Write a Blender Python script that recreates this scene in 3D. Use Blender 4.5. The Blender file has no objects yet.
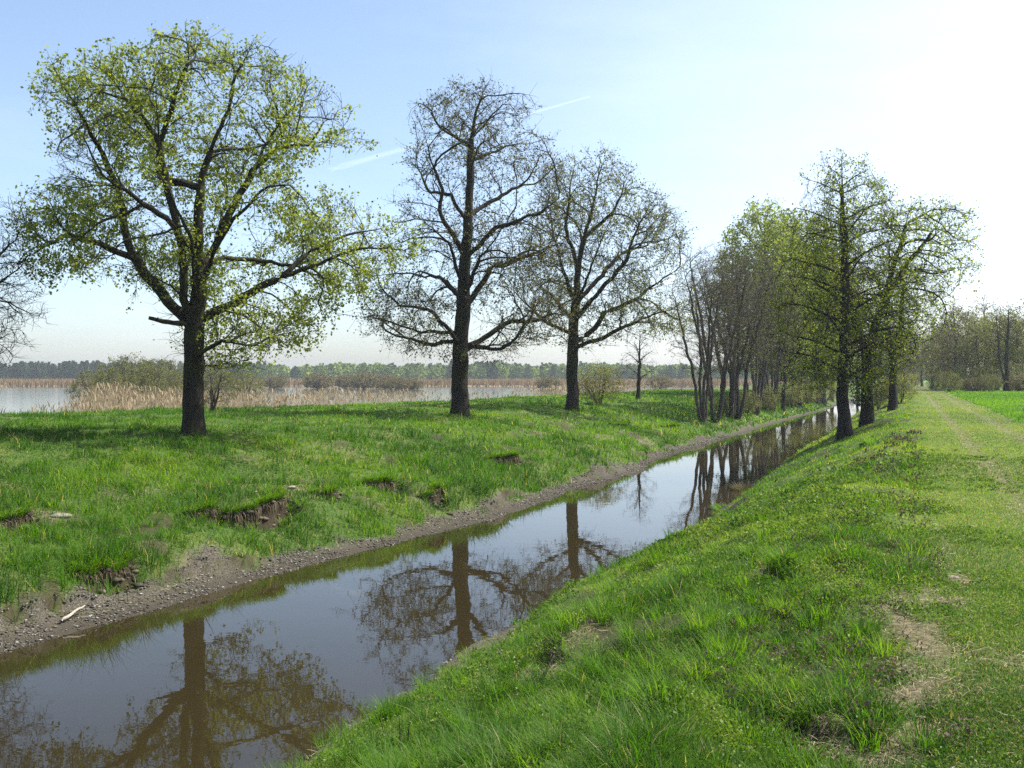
import bpy, math, random, time
import numpy as np
from mathutils import Vector
T0 = time.time()
R = np.random.default_rng(7)
random.seed(7)
scene = bpy.context.scene
COL = scene.collection
rad = math.radians

# ------------------------------------------------------------------ camera model (used only to turn bearings into real places)
F, CX, HY, EYE = 1000.0, 512.0, 378.0, 1.6
def P(px, py, D):
    return np.array([(px - CX) / F * D, D, EYE + (HY - py) / F * D])
TH = rad(21.8)
SN, CS = math.sin(TH), math.cos(TH)
def to_st(x, y):                       # s: along the canal, t: across it (right of the camera is positive)
    return x * SN + y * CS, x * CS - y * SN
def to_xy(s, t):
    return s * SN + t * CS, s * CS - t * SN
WATER_Z, LAKE_Z = -2.0, -1.2

# ------------------------------------------------------------------ noise
def _hash(ix, iy, iz, seed):
    h = (ix.astype(np.int64) * 374761393 + iy.astype(np.int64) * 668265263 + iz.astype(np.int64) * 2147483647 + seed * 974634777) & 0xffffffff
    h = ((h ^ (h >> 13)) * 1274126177) & 0xffffffff
    h = ((h ^ (h >> 16)) * 2246822519) & 0xffffffff
    return ((h ^ (h >> 15)) & 0xffff) / 65535.0
def vnoise2(x, y, seed=0):
    x = np.asarray(x, float); y = np.asarray(y, float)
    ix = np.floor(x); iy = np.floor(y); fx = x - ix; fy = y - iy
    fx = fx * fx * (3 - 2 * fx); fy = fy * fy * (3 - 2 * fy)
    z = np.zeros_like(ix)
    a = _hash(ix, iy, z, seed); b = _hash(ix + 1, iy, z, seed); c = _hash(ix, iy + 1, z, seed); d = _hash(ix + 1, iy + 1, z, seed)
    return (a * (1 - fx) + b * fx) * (1 - fy) + (c * (1 - fx) + d * fx) * fy
def fbm2(x, y, seed=0, octv=3):
    v = 0; a = 1; n = 0
    for k in range(octv):
        v = v + a * vnoise2(x * 2 ** k + 17.3 * k, y * 2 ** k - 9.1 * k, seed + k); n += a; a *= .5
    return v / n
def vnoise3(p, seed=0):
    i = np.floor(p); f = p - i; f = f * f * (3 - 2 * f); v = 0
    for dx in (0, 1):
        for dy in (0, 1):
            for dz in (0, 1):
                w = (f[:, 0] if dx else 1 - f[:, 0]) * (f[:, 1] if dy else 1 - f[:, 1]) * (f[:, 2] if dz else 1 - f[:, 2])
                v = v + w * _hash(i[:, 0] + dx, i[:, 1] + dy, i[:, 2] + dz, seed)
    return v
def sstep(a, b, x):
    u = np.clip((x - a) / (b - a), 0, 1)
    return u * u * (3 - 2 * u)

# ------------------------------------------------------------------ terrain
WL_S = [-60, 0, 9.6, 15, 20, 23.4, 28, 30.5, 34, 36.5, 38.5, 41, 46, 53.6, 80, 117, 200, 6000]
WL_T = [-11.4, -11.4, -11.0, -10.9, -10.35, -9.9, -9.9, -10.2, -9.9, -9.5, -9.7, -10.35, -10.5, -10.4, -10.0, -9.0, -9.0, -9.0]
WR_S = [-60, 8, 12, 15, 17, 22, 30, 60, 6000]
WR_T = [-5.2, -5.2, -5.3, -4.95, -4.55, -4.65, -4.75, -5.0, -5.0]
CR_S = [-60, 20, 31, 39, 60, 110, 300, 6000]
CR_T = [-46, -40, -36, -32.5, -28, -29, -32, -32]
CUTS = []        # slump scarps: (s, t, half length, drop, ledge width, side)
def t_left(s): return np.interp(s, WL_S, WL_T) + .22 * (fbm2(s * .9, s * 0 + 3, 5) - .5)
def t_right(s): return np.interp(s, WR_S, WR_T) + .5 * (fbm2(s * .7, s * 0 + 8, 6) - .5)
PL_D = [-3, -.8, 0, .35, .8, 1.15, 1.5, 2.4, 4.0, 6.0, 8.5, 12, 400]
PL_Z = [-2.7, -2.35, -2.0, -1.93, -1.82, -1.62, -1.38, -1.12, -.82, -.36, -.02, .05, .05]
PR_D = [-3, -.7, 0, .10, .5, 1.25, 2.35, 3.4, 4.2, 4.9, 8000]
PR_Z = [-2.7, -2.3, -2.0, -1.86, -1.62, -1.2, -.68, -.28, -.08, 0, 0]
def cut_q(ss, tt, cs, ct, L, side):
    q = side * (tt - ct - .5 * (fbm2(ss * 1.3, ss * 0 + cs, 71) - .5) - .25 * (fbm2(ss * 5, ss * 0 + cs, 72) - .5) + side * .3 * ((ss - cs) / L) ** 2)
    a = np.clip(1 - ((ss - cs) / L) ** 2, 0, 1) * (.45 + 1.1 * fbm2(ss * 2.2, ss * 0 + cs, 73))
    return q, a
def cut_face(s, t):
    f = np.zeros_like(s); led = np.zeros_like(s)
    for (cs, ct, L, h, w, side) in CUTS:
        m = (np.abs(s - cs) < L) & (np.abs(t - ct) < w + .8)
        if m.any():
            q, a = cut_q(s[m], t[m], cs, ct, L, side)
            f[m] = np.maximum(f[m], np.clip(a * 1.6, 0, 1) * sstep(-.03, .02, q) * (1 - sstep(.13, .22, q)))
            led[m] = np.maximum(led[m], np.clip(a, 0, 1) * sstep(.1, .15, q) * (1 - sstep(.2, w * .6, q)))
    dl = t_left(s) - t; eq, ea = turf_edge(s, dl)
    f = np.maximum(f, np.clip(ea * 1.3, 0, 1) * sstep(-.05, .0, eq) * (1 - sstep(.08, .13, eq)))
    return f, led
def turf_edge(s, dl):
    q = dl - (.55 + .9 * (fbm2(s * .45, s * 0 + 4, 301, 3) - .5) + .35 * (fbm2(s * 2.6, s * 0 + 9, 302, 2) - .5) + .28 * (1 - sstep(9, 17, s)))
    return q, np.clip(2.6 * (fbm2(s * .35, s * 0 + 2, 303, 2) - .33), 0, 1) * (s > 4) * (s < 75)
def height(x, y):
    x = np.asarray(x, float); y = np.asarray(y, float)
    s, t = to_st(x, y)
    tl, tr = t_left(s), t_right(s)
    zl = np.interp(tl - t, PL_D, PL_Z)
    cr = np.interp(s, CR_S, CR_T) + 1.2 * (fbm2(s * .15, s * 0, 11) - .5)
    zl = zl - 2.6 * sstep(0, 6, cr - t)
    far = -2.6 + 1.75 * sstep(300, 330, y + 40 * (fbm2(x * .01, y * .01, 21) - .5)) + 1.0 * sstep(560, 640, y)
    zl = np.where(cr - t > 3, np.maximum(zl, far), zl)
    zr = np.interp(t - tr, PR_D, PR_Z)
    left = t < (tl + tr) * .5
    z = np.where(left, zl, zr)
    bank = np.where(left, sstep(.9, 2.2, tl - t) * sstep(-60, -35, t), sstep(.1, .9, t - tr) * (1 - sstep(-.6, .3, t)))
    near = np.clip(60 / np.maximum(y, 1), 0, 1)
    z = z + bank * near * np.where(left, 1, 1.25) * (.30 * (fbm2(x * .5, y * .5, 31) - .5) + .16 * (fbm2(x * 1.7, y * 1.7, 41, 2) - .5))
    mud = left & (tl - t > 0) & (tl - t < 1.6)
    z = z + mud * near * .07 * (fbm2(x * 3.5, y * 3.5, 51, 3) - .42) * sstep(0, .25, tl - t)
    dr_ = t - tr
    z = z - (~left) * (1 - sstep(12, 15, s)) * .26 * sstep(.05, .4, dr_) * (1 - sstep(.7, 1.6, dr_))
    eq, ea = turf_edge(s, tl - t)
    z = z + left * ea * .24 * sstep(0, .09, eq) * (1 - sstep(.3, 1.5, eq))
    z = z + (~left) * sstep(-.3, .4, t) * near * .03 * (fbm2(x * 1.3, y * 1.3, 61, 2) - .5)
    rut = np.exp(-((t - 1.3) / .16) ** 2) + np.exp(-((t - 2.72) / .18) ** 2)
    z = z - .035 * rut * (y > 0) + .05 * sstep(3.4, 3.7, t) * (t < 200)
    for (cs, ct, L, h, w, side) in CUTS:
        m = (np.abs(s - cs) < L) & (np.abs(t - ct) < w + .9)
        if not m.any():
            continue
        ss, tt = s[m] if s.ndim else s, t[m] if t.ndim else t
        q, a = cut_q(ss, tt, cs, ct, L, side)
        dz = -h * a * sstep(0, .10, q) * (1 - sstep(.12, w, q)) + .09 * a * np.exp(-((q + .12) / .2) ** 2) * (q < .02)
        if s.ndim:
            z[m] = z[m] + dz
        else:
            z = z + dz
    return z
def hit(px, py, near=3., farm=2000.):
    """where the line of sight towards a bearing meets the ground"""
    d = (np.array([(px - CX) / F, 1.0, (HY - py) / F]))
    Ds = np.exp(np.linspace(math.log(near), math.log(farm), 3000))
    z = height(d[0] * Ds, Ds)
    w = np.where(EYE + d[2] * Ds < z)[0]
    D = Ds[w[0]] if len(w) else farm
    return np.array([d[0] * D, D, float(height(np.array([d[0] * D]), np.array([D]))[0])])
def ground_at(x, y): return float(height(np.array([x]), np.array([y]))[0])

_c = []
for (px, py, L, h, w, side) in [(258, 508, 1.5, .55, .85, 1), (203, 514, .5, .4, .6, 1), (330, 494, .4, .2, .5, 1), (388, 487, .8, .48, .7, 1), (508, 460, 1.2, .5, .8, 1), (8, 524, .8, .45, .8, 1), (110, 575, .7, .25, .5, 1), (440, 500, .6, .3, .5, 1),
                                (625, 428, 1.6, .25, .6, 1), (672, 428, 1.6, .3, .6, 1),
                                (620, 722, .22, .18, .22, -1), (680, 686, .2, .10, .2, -1), (782, 738, .2, .18, .25, -1), (862, 446, 1.2, .4, .9, -1), (712, 515, .5, .12, .4, -1),
                                (560, 640, .6, .2, .5, -1), (770, 580, .25, .12, .3, -1), (650, 655, .3, .12, .3, -1)]:
    p = hit(px, py); s_, t_ = to_st(p[0], p[1]); _c.append((s_, t_, L, h, w, side))
CUTS = _c
BARE = []       # bare or worn patches: (s, t, radius s, radius t, strength)
for (px, py, rs, rt, k) in [(60, 517, .5, .35, 1), (120, 495, 1.0, .35, .7), (20, 528, .5, .3, 1), (290, 489, .5, .3, .9), (370, 500, .3, .3, .8), (245, 505, .5, .2, .8), (320, 494, .6, .3, .7), (410, 498, .5, .4, 1), (150, 545, .3, .2, .8), (200, 560, .9, .25, .8),
                            (530, 432, 1.2, .5, .6), (600, 437, .8, .4, .9), (620, 432, 1.0, .4, .7), (645, 443, .6, .4, .9), (505, 462, .8, .5, 1), (350, 450, 2., .6, .4),
                            (680, 690, .22, .12, 1), (755, 583, .5, .16, .8), (960, 580, .25, .12, 1), (944, 600, .3, .2, .9), (905, 690, .9, .25, .8), (895, 735, .6, .25, .9), (850, 755, .35, .35, 1), (925, 640, .7, .2, .6), (830, 730, .2, .15, .9),
                            (615, 730, .2, .15, 1), (640, 440, .8, .5, .6), (700, 520, .5, .3, .6), (565, 655, .4, .25, .7), (1003, 660, .2, .3, .5), (940, 540, 1.0, .12, .5)]:
    p = hit(px, py); s_, t_ = to_st(p[0], p[1]); BARE.append((s_, t_, rs, rt, k))
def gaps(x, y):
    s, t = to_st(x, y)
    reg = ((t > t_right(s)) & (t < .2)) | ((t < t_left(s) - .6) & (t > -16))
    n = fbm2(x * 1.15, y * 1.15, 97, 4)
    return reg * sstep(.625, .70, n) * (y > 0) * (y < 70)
def masks(x, y, z=None):
    """bare soil, wet mud, straw, mown: each 0..1"""
    s, t = to_st(x, y)
    tl, tr = t_left(s), t_right(s)
    n = fbm2(x * 1.6, y * 1.6, 81, 3)
    left = t < (tl + tr) * .5
    dl = tl - t
    mud = np.where(left, 1 - sstep(.5, .85, dl + 1.0 * (n - .5) - .30 * (1 - sstep(9, 17, s)) - .35 * np.exp(-((s - 37) / 2.2) ** 2) + .12 * sstep(22, 40, s)), 1 - sstep(.1, .4 + .65 * (1 - sstep(11, 15, s)), (t - tr) + .7 * (n - .5)))
    bare = np.zeros_like(x)
    for (cs, ct, a, b, k) in BARE:
        r2 = ((s - cs) / a) ** 2 + ((t - ct) / b) ** 2
        bare = np.maximum(bare, k * np.exp(-r2 * .9) * np.clip(.25 + 1.5 * sstep(.35, .62, fbm2(x * 4.3, y * 4.3, 96, 3)), 0, 1))
    track = np.exp(-((t - 1.3 - .1 * (fbm2(s * .3, s * 0, 91) - .5)) / .19) ** 2) + np.exp(-((t - 2.72) / .22) ** 2)
    track = track * (y > 0) * (.25 + .9 * fbm2(s * 1.1, t * 2, 92)) * sstep(4, 16, y)
    foot = np.exp(-((t - .0) / .28) ** 2) * (1 - sstep(7.5, 11, s)) * (y > 0) * .8 * sstep(.34, .56, fbm2(x * 3.1, y * 3.1, 95, 3))
    strip = np.exp(-((t - 3.45) / .2) ** 2) * .5 * (y > 0) * n
    bare = np.clip(np.maximum(np.maximum(bare, track * .66), np.maximum(foot, strip)), 0, 1)
    mown = sstep(-.15, .55, t + .6 * (fbm2(s * .8, t * .8, 93) - .5) + .1) * (1 - sstep(3.3, 3.6, t))
    crop = sstep(3.4, 3.65, t)
    return bare, np.clip(mud, 0, 1), mown, crop

# ------------------------------------------------------------------ mesh helper
def make_mesh(name, verts, quads=None, tris=None, mat=None, smooth=False, attrs=None, parent=None, link=True):
    me = bpy.data.meshes.new(name)
    nv = len(verts)
    me.vertices.add(nv); me.vertices.foreach_set('co', np.asarray(verts, np.float32).ravel())
    nq = 0 if quads is None else len(quads); nt = 0 if tris is None else len(tris)
    parts = []
    if nq: parts.append(np.asarray(quads, np.int32).ravel())
    if nt: parts.append(np.asarray(tris, np.int32).ravel())
    li = np.concatenate(parts)
    me.loops.add(len(li)); me.loops.foreach_set('vertex_index', li)
    me.polygons.add(nq + nt)
    ls = np.concatenate([np.arange(nq) * 4, nq * 4 + np.arange(nt) * 3]).astype(np.int32)
    me.polygons.foreach_set('loop_start', ls)
    if smooth: me.polygons.foreach_set('use_smooth', np.ones(nq + nt, bool))
    for k, v in (attrs or {}).items():
        a = me.attributes.new(k, 'FLOAT', 'POINT'); a.data.foreach_set('value', np.asarray(v, np.float32))
    me.update(calc_edges=True)
    if mat is not None: me.materials.append(mat)
    o = bpy.data.objects.new(name, me)
    if link: COL.objects.link(o)
    if parent is not None: o.parent = parent
    return o
def tag(o, label=None, cat=None, group=None, kind=None):
    if label: o['label'] = label
    if cat: o['category'] = cat
    if group: o['group'] = group
    if kind: o['kind'] = kind
    return o
def empty(name, loc=(0, 0, 0)):
    o = bpy.data.objects.new(name, None); COL.objects.link(o); o.location = loc; o.empty_display_size = .5
    return o

# ------------------------------------------------------------------ materials
def new_mat(name):
    m = bpy.data.materials.new(name); m.use_nodes = True
    nt = m.node_tree; nt.nodes.clear()
    return m, nt, nt.nodes.new('ShaderNodeOutputMaterial')
def N(nt, typ, **kw):
    n = nt.nodes.new(typ)
    for k, v in kw.items():
        if k in n.inputs: n.inputs[k].default_value = v
        else: setattr(n, k, v)
    return n
def ramp(nt, stops, fac):
    r = nt.nodes.new('ShaderNodeValToRGB')
    el = r.color_ramp.elements
    while len(el) < len(stops): el.new(.5)
    for e, (p, c) in zip(el, stops): e.position = p; e.color = (*c, 1)
    nt.links.new(fac, r.inputs[0]); return r.outputs[0]
def mixc(nt, fac, a, b):
    m = nt.nodes.new('ShaderNodeMix'); m.data_type = 'RGBA'
    for sock, v in ((0, fac), (6, a), (7, b)):
        if isinstance(v, bpy.types.NodeSocket): nt.links.new(v, m.inputs[sock])
        else: m.inputs[sock].default_value = v if sock == 0 else (*v, 1)
    return m.outputs[2]
def noise(nt, scale, detail=4, rough=.6, vec=None):
    n = N(nt, 'ShaderNodeTexNoise'); n.inputs['Scale'].default_value = scale; n.inputs['Detail'].default_value = detail; n.inputs['Roughness'].default_value = rough
    if vec is None:
        tc = nt.nodes.new('ShaderNodeTexCoord'); vec = tc.outputs['Object']
    nt.links.new(vec, n.inputs['Vector']); return n.outputs['Fac']
def attr(nt, name):
    a = nt.nodes.new('ShaderNodeAttribute'); a.attribute_name = name; return a.outputs['Fac']
def leaf_mat(name, stops, trans=.45, gloss=.012, rough=.6, tmul=(1.15, 1.2, .55)):
    m, nt, out = new_mat(name)
    c = ramp(nt, stops, attr(nt, 'hue'))
    d = N(nt, 'ShaderNodeBsdfDiffuse'); nt.links.new(c, d.inputs['Color'])
    tr = N(nt, 'ShaderNodeBsdfTranslucent')
    mm = nt.nodes.new('ShaderNodeMix'); mm.data_type = 'RGBA'; mm.blend_type = 'MULTIPLY'; mm.inputs[0].default_value = 1
    nt.links.new(c, mm.inputs[6]); mm.inputs[7].default_value = (*tmul, 1)
    nt.links.new(mm.outputs[2], tr.inputs['Color'])
    mx = N(nt, 'ShaderNodeMixShader', Fac=trans); nt.links.new(d.outputs[0], mx.inputs[1]); nt.links.new(tr.outputs[0], mx.inputs[2])
    g = N(nt, 'ShaderNodeBsdfGlossy'); g.inputs['Roughness'].default_value = rough; g.inputs['Color'].default_value = (1, 1, 1, 1)
    m2 = N(nt, 'ShaderNodeMixShader', Fac=gloss); nt.links.new(mx.outputs[0], m2.inputs[1]); nt.links.new(g.outputs[0], m2.inputs[2])
    nt.links.new(m2.outputs[0], out.inputs[0])
    return m
def bark_mat(name, c1, c2, scale=6, moss=None):
    m, nt, out = new_mat(name)
    tc = nt.nodes.new('ShaderNodeTexCoord'); mp = N(nt, 'ShaderNodeMapping'); mp.inputs['Scale'].default_value = (1, 1, .25)
    nt.links.new(tc.outputs['Object'], mp.inputs[0])
    f = noise(nt, scale, 6, .7, mp.outputs[0])
    c = ramp(nt, [(.3, c1), (.7, c2)], f)
    if moss:
        c = mixc(nt, ramp(nt, [(.45, (0, 0, 0)), (.62, (1, 1, 1))], noise(nt, 1.3, 3)), c, moss)
    b = N(nt, 'ShaderNodeBsdfPrincipled', Roughness=.9); nt.links.new(c, b.inputs['Base Color']); b.inputs['Specular IOR Level'].default_value = .2
    bp = N(nt, 'ShaderNodeBump', Strength=.9, Distance=.04); nt.links.new(noise(nt, scale * 2.5, 5, .7, mp.outputs[0]), bp.inputs['Height']); nt.links.new(bp.outputs[0], b.inputs['Normal'])
    nt.links.new(b.outputs[0], out.inputs[0])
    return m
M = {}
M['oak_bark'] = bark_mat('oak_bark', (.008, .0065, .005), (.042, .035, .028), 7, (.03, .032, .013))
M['alder_bark'] = bark_mat('alder_bark', (.010, .009, .008), (.045, .04, .035), 8)
M['grey_bark'] = bark_mat('grey_bark', (.03, .026, .021), (.12, .105, .086), 8)
M['oak_leaf'] = leaf_mat('oak_leaf', [(0, (.085, .12, .016)), (.5, (.215, .26, .038)), (1, (.36, .395, .075))], .58, tmul=(1.2, 1.2, .6))
M['bud'] = leaf_mat('bud', [(0, (.09, .075, .04)), (.5, (.13, .12, .05)), (1, (.18, .19, .06))], .4)
M['bud_green'] = leaf_mat('bud_green', [(0, (.10, .10, .035)), (.5, (.17, .18, .045)), (1, (.24, .25, .06))], .45)
M['alder_leaf'] = leaf_mat('alder_leaf', [(0, (.085, .12, .022)), (.5, (.165, .20, .034)), (1, (.29, .32, .055))], .55)
M['alder_leaf_bright'] = leaf_mat('alder_leaf_bright', [(0, (.095, .13, .02)), (.5, (.20, .25, .04)), (1, (.33, .37, .065))], .58)
M['willow_leaf'] = leaf_mat('willow_leaf', [(0, (.13, .165, .045)), (.5, (.23, .275, .065)), (1, (.36, .39, .10))], .55)
M['scrub_leaf'] = leaf_mat('scrub_leaf', [(0, (.10, .11, .045)), (.5, (.18, .19, .07)), (1, (.27, .27, .10))], .45)
M['brown_leaf'] = leaf_mat('brown_leaf', [(0, (.12, .10, .065)), (.5, (.19, .16, .10)), (1, (.24, .22, .12))], .3)
M['root'] = leaf_mat('root', [(0, (.02, .014, .009)), (.6, (.07, .05, .03)), (1, (.19, .145, .085))], .2)
M['litter'] = leaf_mat('litter', [(0, (.07, .05, .03)), (.5, (.21, .165, .095)), (1, (.42, .36, .23))], .25)
M['ivy_leaf'] = leaf_mat('ivy_leaf', [(0, (.04, .065, .02)), (.5, (.08, .11, .035)), (1, (.13, .15, .06))], .25, .02)
M['forest_leaf'] = leaf_mat('forest_leaf', [(0, (.022, .045, .026)), (.35, (.045, .08, .03)), (.7, (.13, .20, .045)), (1, (.25, .32, .06))], .25, .0)
M['grass'] = leaf_mat('grass_blade', [(0, (.034, .10, .007)), (.35, (.078, .19, .011)), (.75, (.165, .27, .016)), (.93, (.25, .32, .032)), (.94, (.32, .26, .13)), (1, (.42, .35, .18))], .58, .010, .55, (1.3, 1.3, .5))
M['crop'] = leaf_mat('crop_blade', [(0, (.08, .19, .015)), (1, (.16, .30, .025))], .5, .012, .5, (1.1, 1.15, .5))
M['reed'] = leaf_mat('reed', [(0, (.28, .215, .13)), (.5, (.43, .35, .23)), (1, (.56, .47, .33))], .35, .01, .5, (1, .95, .8))
M['reed_far'] = leaf_mat('reed_far', [(0, (.17, .125, .08)), (.5, (.27, .20, .125)), (1, (.36, .28, .17))], .3, .0, .5, (1, .95, .8))
M['herb'] = leaf_mat('herb', [(0, (.055, .115, .016)), (.5, (.12, .205, .028)), (1, (.20, .27, .05))], .45, .015, .5)
M['nettle'] = leaf_mat('nettle', [(0, (.035, .06, .02)), (.55, (.07, .10, .035)), (.6, (.085, .06, .05)), (1, (.15, .09, .10))], .3, .01)

def ground_mat():
    m, nt, out = new_mat('ground')
    geo = nt.nodes.new('ShaderNodeNewGeometry'); v = geo.outputs['Position']
    n1 = noise(nt, .9, 5, .6, v); n2 = noise(nt, 9, 6, .65, v); n3 = noise(nt, 45, 4, .7, v)
    turf = mixc(nt, n2, (.025, .055, .008), (.068, .118, .014))
    turf = mixc(nt, ramp(nt, [(.45, (0, 0, 0)), (.75, (1, 1, 1))], n1), turf, (.12, .14, .035))
    mown = mixc(nt, n2, (.05, .075, .012), (.13, .165, .03))
    mown = mixc(nt, ramp(nt, [(.55, (0, 0, 0)), (.8, (.7, .7, .7))], n3), mown, (.15, .125, .06))
    c = mixc(nt, attr(nt, 'mown'), turf, mown)
    c = mixc(nt, attr(nt, 'crop'), c, (.10, .20, .022))
    soil = mixc(nt, n2, (.06, .045, .028), (.20, .155, .10))
    soil = mixc(nt, ramp(nt, [(.45, (0, 0, 0)), (.7, (1, 1, 1))], n3), soil, (.22, .18, .125))
    c = mixc(nt, attr(nt, 'bare'), c, soil)
    soil_shade = mixc(nt, n3, (.010, .007, .004), (.06, .042, .026))  # bare soil, darkened to paint in the shade under the turf overhang
    c = mixc(nt, attr(nt, 'steep'), c, soil_shade)
    mudc = mixc(nt, n2, (.022, .019, .013), (.075, .066, .049))
    mudc = mixc(nt, ramp(nt, [(.5, (0, 0, 0)), (.62, (1, 1, 1))], n3), mudc, (.16, .145, .115))
    mudc = mixc(nt, ramp(nt, [(.52, (0, 0, 0)), (.66, (1, 1, 1))], noise(nt, 2.2, 4, .6, v)), mudc, (.055, .055, .02))
    mudc = mixc(nt, attr(nt, 'wet'), mudc, (.045, .038, .026))
    c = mixc(nt, attr(nt, 'mud'), c, mudc)
    c = mixc(nt, attr(nt, 'farland'), c, (.22, .165, .10))
    b = N(nt, 'ShaderNodeBsdfPrincipled', Roughness=.92); b.inputs['Specular IOR Level'].default_value = .25
    nt.links.new(c, b.inputs['Base Color'])
    bp = N(nt, 'ShaderNodeBump', Strength=.8, Distance=.05); nt.links.new(n2, bp.inputs['Height'])
    bp2 = N(nt, 'ShaderNodeBump', Strength=.7, Distance=.015); nt.links.new(n3, bp2.inputs['Height']); nt.links.new(bp.outputs[0], bp2.inputs['Normal'])
    nt.links.new(bp2.outputs[0], b.inputs['Normal'])
    nt.links.new(b.outputs[0], out.inputs[0]); return m
def water_mat(name, base, scale, strength, rough, stretch=(1, 1, 1)):
    m, nt, out = new_mat(name)
    geo = nt.nodes.new('ShaderNodeNewGeometry'); mp = N(nt, 'ShaderNodeMapping'); mp.inputs['Scale'].default_value = stretch
    nt.links.new(geo.outputs['Position'], mp.inputs[0])
    n = noise(nt, scale, 3, .5, mp.outputs[0])
    b = N(nt, 'ShaderNodeBsdfPrincipled', Roughness=rough, IOR=1.33)
    c = mixc(nt, noise(nt, .35, 4, .6, geo.outputs['Position']), base, tuple(k * 1.5 for k in base))
    nt.links.new(c, b.inputs['Base Color'])
    bp = N(nt, 'ShaderNodeBump', Strength=strength, Distance=.02); nt.links.new(n, bp.inputs['Height']); nt.links.new(bp.outputs[0], b.inputs['Normal'])
    nt.links.new(b.outputs[0], out.inputs[0]); return m

# ------------------------------------------------------------------ ground sheet
def build_ground():
    tl = np.concatenate([-np.geomspace(48, 6500, 40)[::-1], np.arange(-46, -24, .5), np.arange(-24, -15.5, .22), np.arange(-15.5, -8.6, .085), np.arange(-8.6, -6.2, .3), np.arange(-6.2, .8, .075), np.arange(.8, 4, .08), np.arange(4.2, 12, .5), np.geomspace(12.5, 6500, 34)])
    sl = np.concatenate([-np.geomspace(4, 6500, 24)[::-1], np.arange(-3, 3, .3), np.arange(3, 14, .075), np.arange(14, 34, .1), np.arange(34, 62, .2), np.arange(62, 130, .6), np.geomspace(131, 6500, 70)])
    S, T = np.meshgrid(sl, tl, indexing='ij')
    x, y = to_xy(S.ravel(), T.ravel())
    z = height(x, y)
    ns, ntt = len(sl), len(tl)
    Z = z.reshape(ns, ntt)
    gs = np.gradient(Z, sl, axis=0); gt = np.gradient(Z, tl, axis=1)
    slope = np.hypot(gs, gt).ravel()
    bare, mud, mown, crop = masks(x, y)
    t = T.ravel(); s = S.ravel()
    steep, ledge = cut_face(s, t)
    bare = np.maximum(bare, ledge * .45 * sstep(.4, .6, fbm2(x * 2, y * 2, 74)))
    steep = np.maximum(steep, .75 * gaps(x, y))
    wet = 1 - sstep(0.02, .14, z - WATER_Z)
    farland = sstep(280, 300, y) * (t < -30) + sstep(98, 100, y) * sstep(101, 112, 200 - y) * (t > 5)
    idx = np.arange(ns * ntt).reshape(ns, ntt)
    q = np.stack([idx[:-1, :-1], idx[:-1, 1:], idx[1:, 1:], idx[1:, :-1]], -1).reshape(-1, 4)[:, ::-1]
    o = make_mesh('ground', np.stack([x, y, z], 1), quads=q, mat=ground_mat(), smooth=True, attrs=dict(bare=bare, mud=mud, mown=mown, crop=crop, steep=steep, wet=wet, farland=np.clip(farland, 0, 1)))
    tag(o, kind='structure')
    def slope_at(xx, yy):
        e = .06
        return np.hypot((height(xx + e, yy) - height(xx - e, yy)) / (2 * e), (height(xx, yy + e) - height(xx, yy - e)) / (2 * e))
    return slope_at
slope_at = build_ground()
def sheet(name, s0, s1, t0, t1, z, mat):
    c = [to_xy(s0, t0), to_xy(s1, t0), to_xy(s1, t1), to_xy(s0, t1)]
    o = make_mesh(name, [(a, b, z) for a, b in c][::-1], quads=[(0, 1, 2, 3)], mat=mat); tag(o, kind='structure'); return o
sheet('canal_water', -60, 900, -13.5, -3.2, WATER_Z, water_mat('canal_water', (.019, .0145, .006), 2.2, .065, .012))
sheet('lake_water', -400, 3000, -3500, -26, LAKE_Z, water_mat('lake_water', (.05, .055, .045), 1.2, .35, .08, (.6, 1.5, 1)))
print('ground', time.time() - T0)

# ------------------------------------------------------------------ blades (grass, crop, reeds)
def blades(base, hgt, wid, lean, azim, hue, segs=2):
    """curved tapering blades: returns verts, quads, tris, hue"""
    n = len(base)
    d = np.stack([np.cos(azim), np.sin(azim), np.zeros(n)], 1)
    side_az = azim + np.pi / 2 + R.uniform(-.6, .6, n)
    sd = np.stack([np.cos(side_az), np.sin(side_az), np.zeros(n)], 1)
    rows = []
    for k in range(segs + 1):
        u = k / segs
        c = base + d * (lean * u * u * hgt)[:, None] + np.array([0, 0, 1.]) * (hgt * u * np.sqrt(np.clip(1 - (.55 * lean * u) ** 2, .15, 1)))[:, None]
        if k < segs:
            w = wid * (1 - u * .55) * .5
            rows += [c - sd * w[:, None], c + sd * w[:, None]]
        else:
            rows.append(c)
    V = np.stack(rows, 1)
    m = V.shape[1]; o = (np.arange(n) * m)[:, None]
    q = [o + np.array([[2 * k, 2 * k + 1, 2 * k + 3, 2 * k + 2]]) for k in range(segs - 1)]
    tr = o + np.array([[2 * segs - 2, 2 * segs - 1, 2 * segs]])
    return V.reshape(-1, 3), (np.concatenate(q) if q else np.zeros((0, 4), int)), tr, np.repeat(hue, m)
def merge(chunks):
    V, Q, Tt, H = [], [], [], []; off = 0
    for v, q, t, h in chunks:
        V.append(v); Q.append(q + off); Tt.append(t + off); H.append(h); off += len(v)
    return np.concatenate(V), np.concatenate(Q), np.concatenate(Tt), np.concatenate(H)
def scatter(n, d0, d1, a0=-34, a1=34):
    D = np.exp(R.uniform(math.log(d0), math.log(d1), n)); a = np.radians(R.uniform(a0, a1, n))
    return D * np.sin(a), D * np.cos(a)
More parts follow.
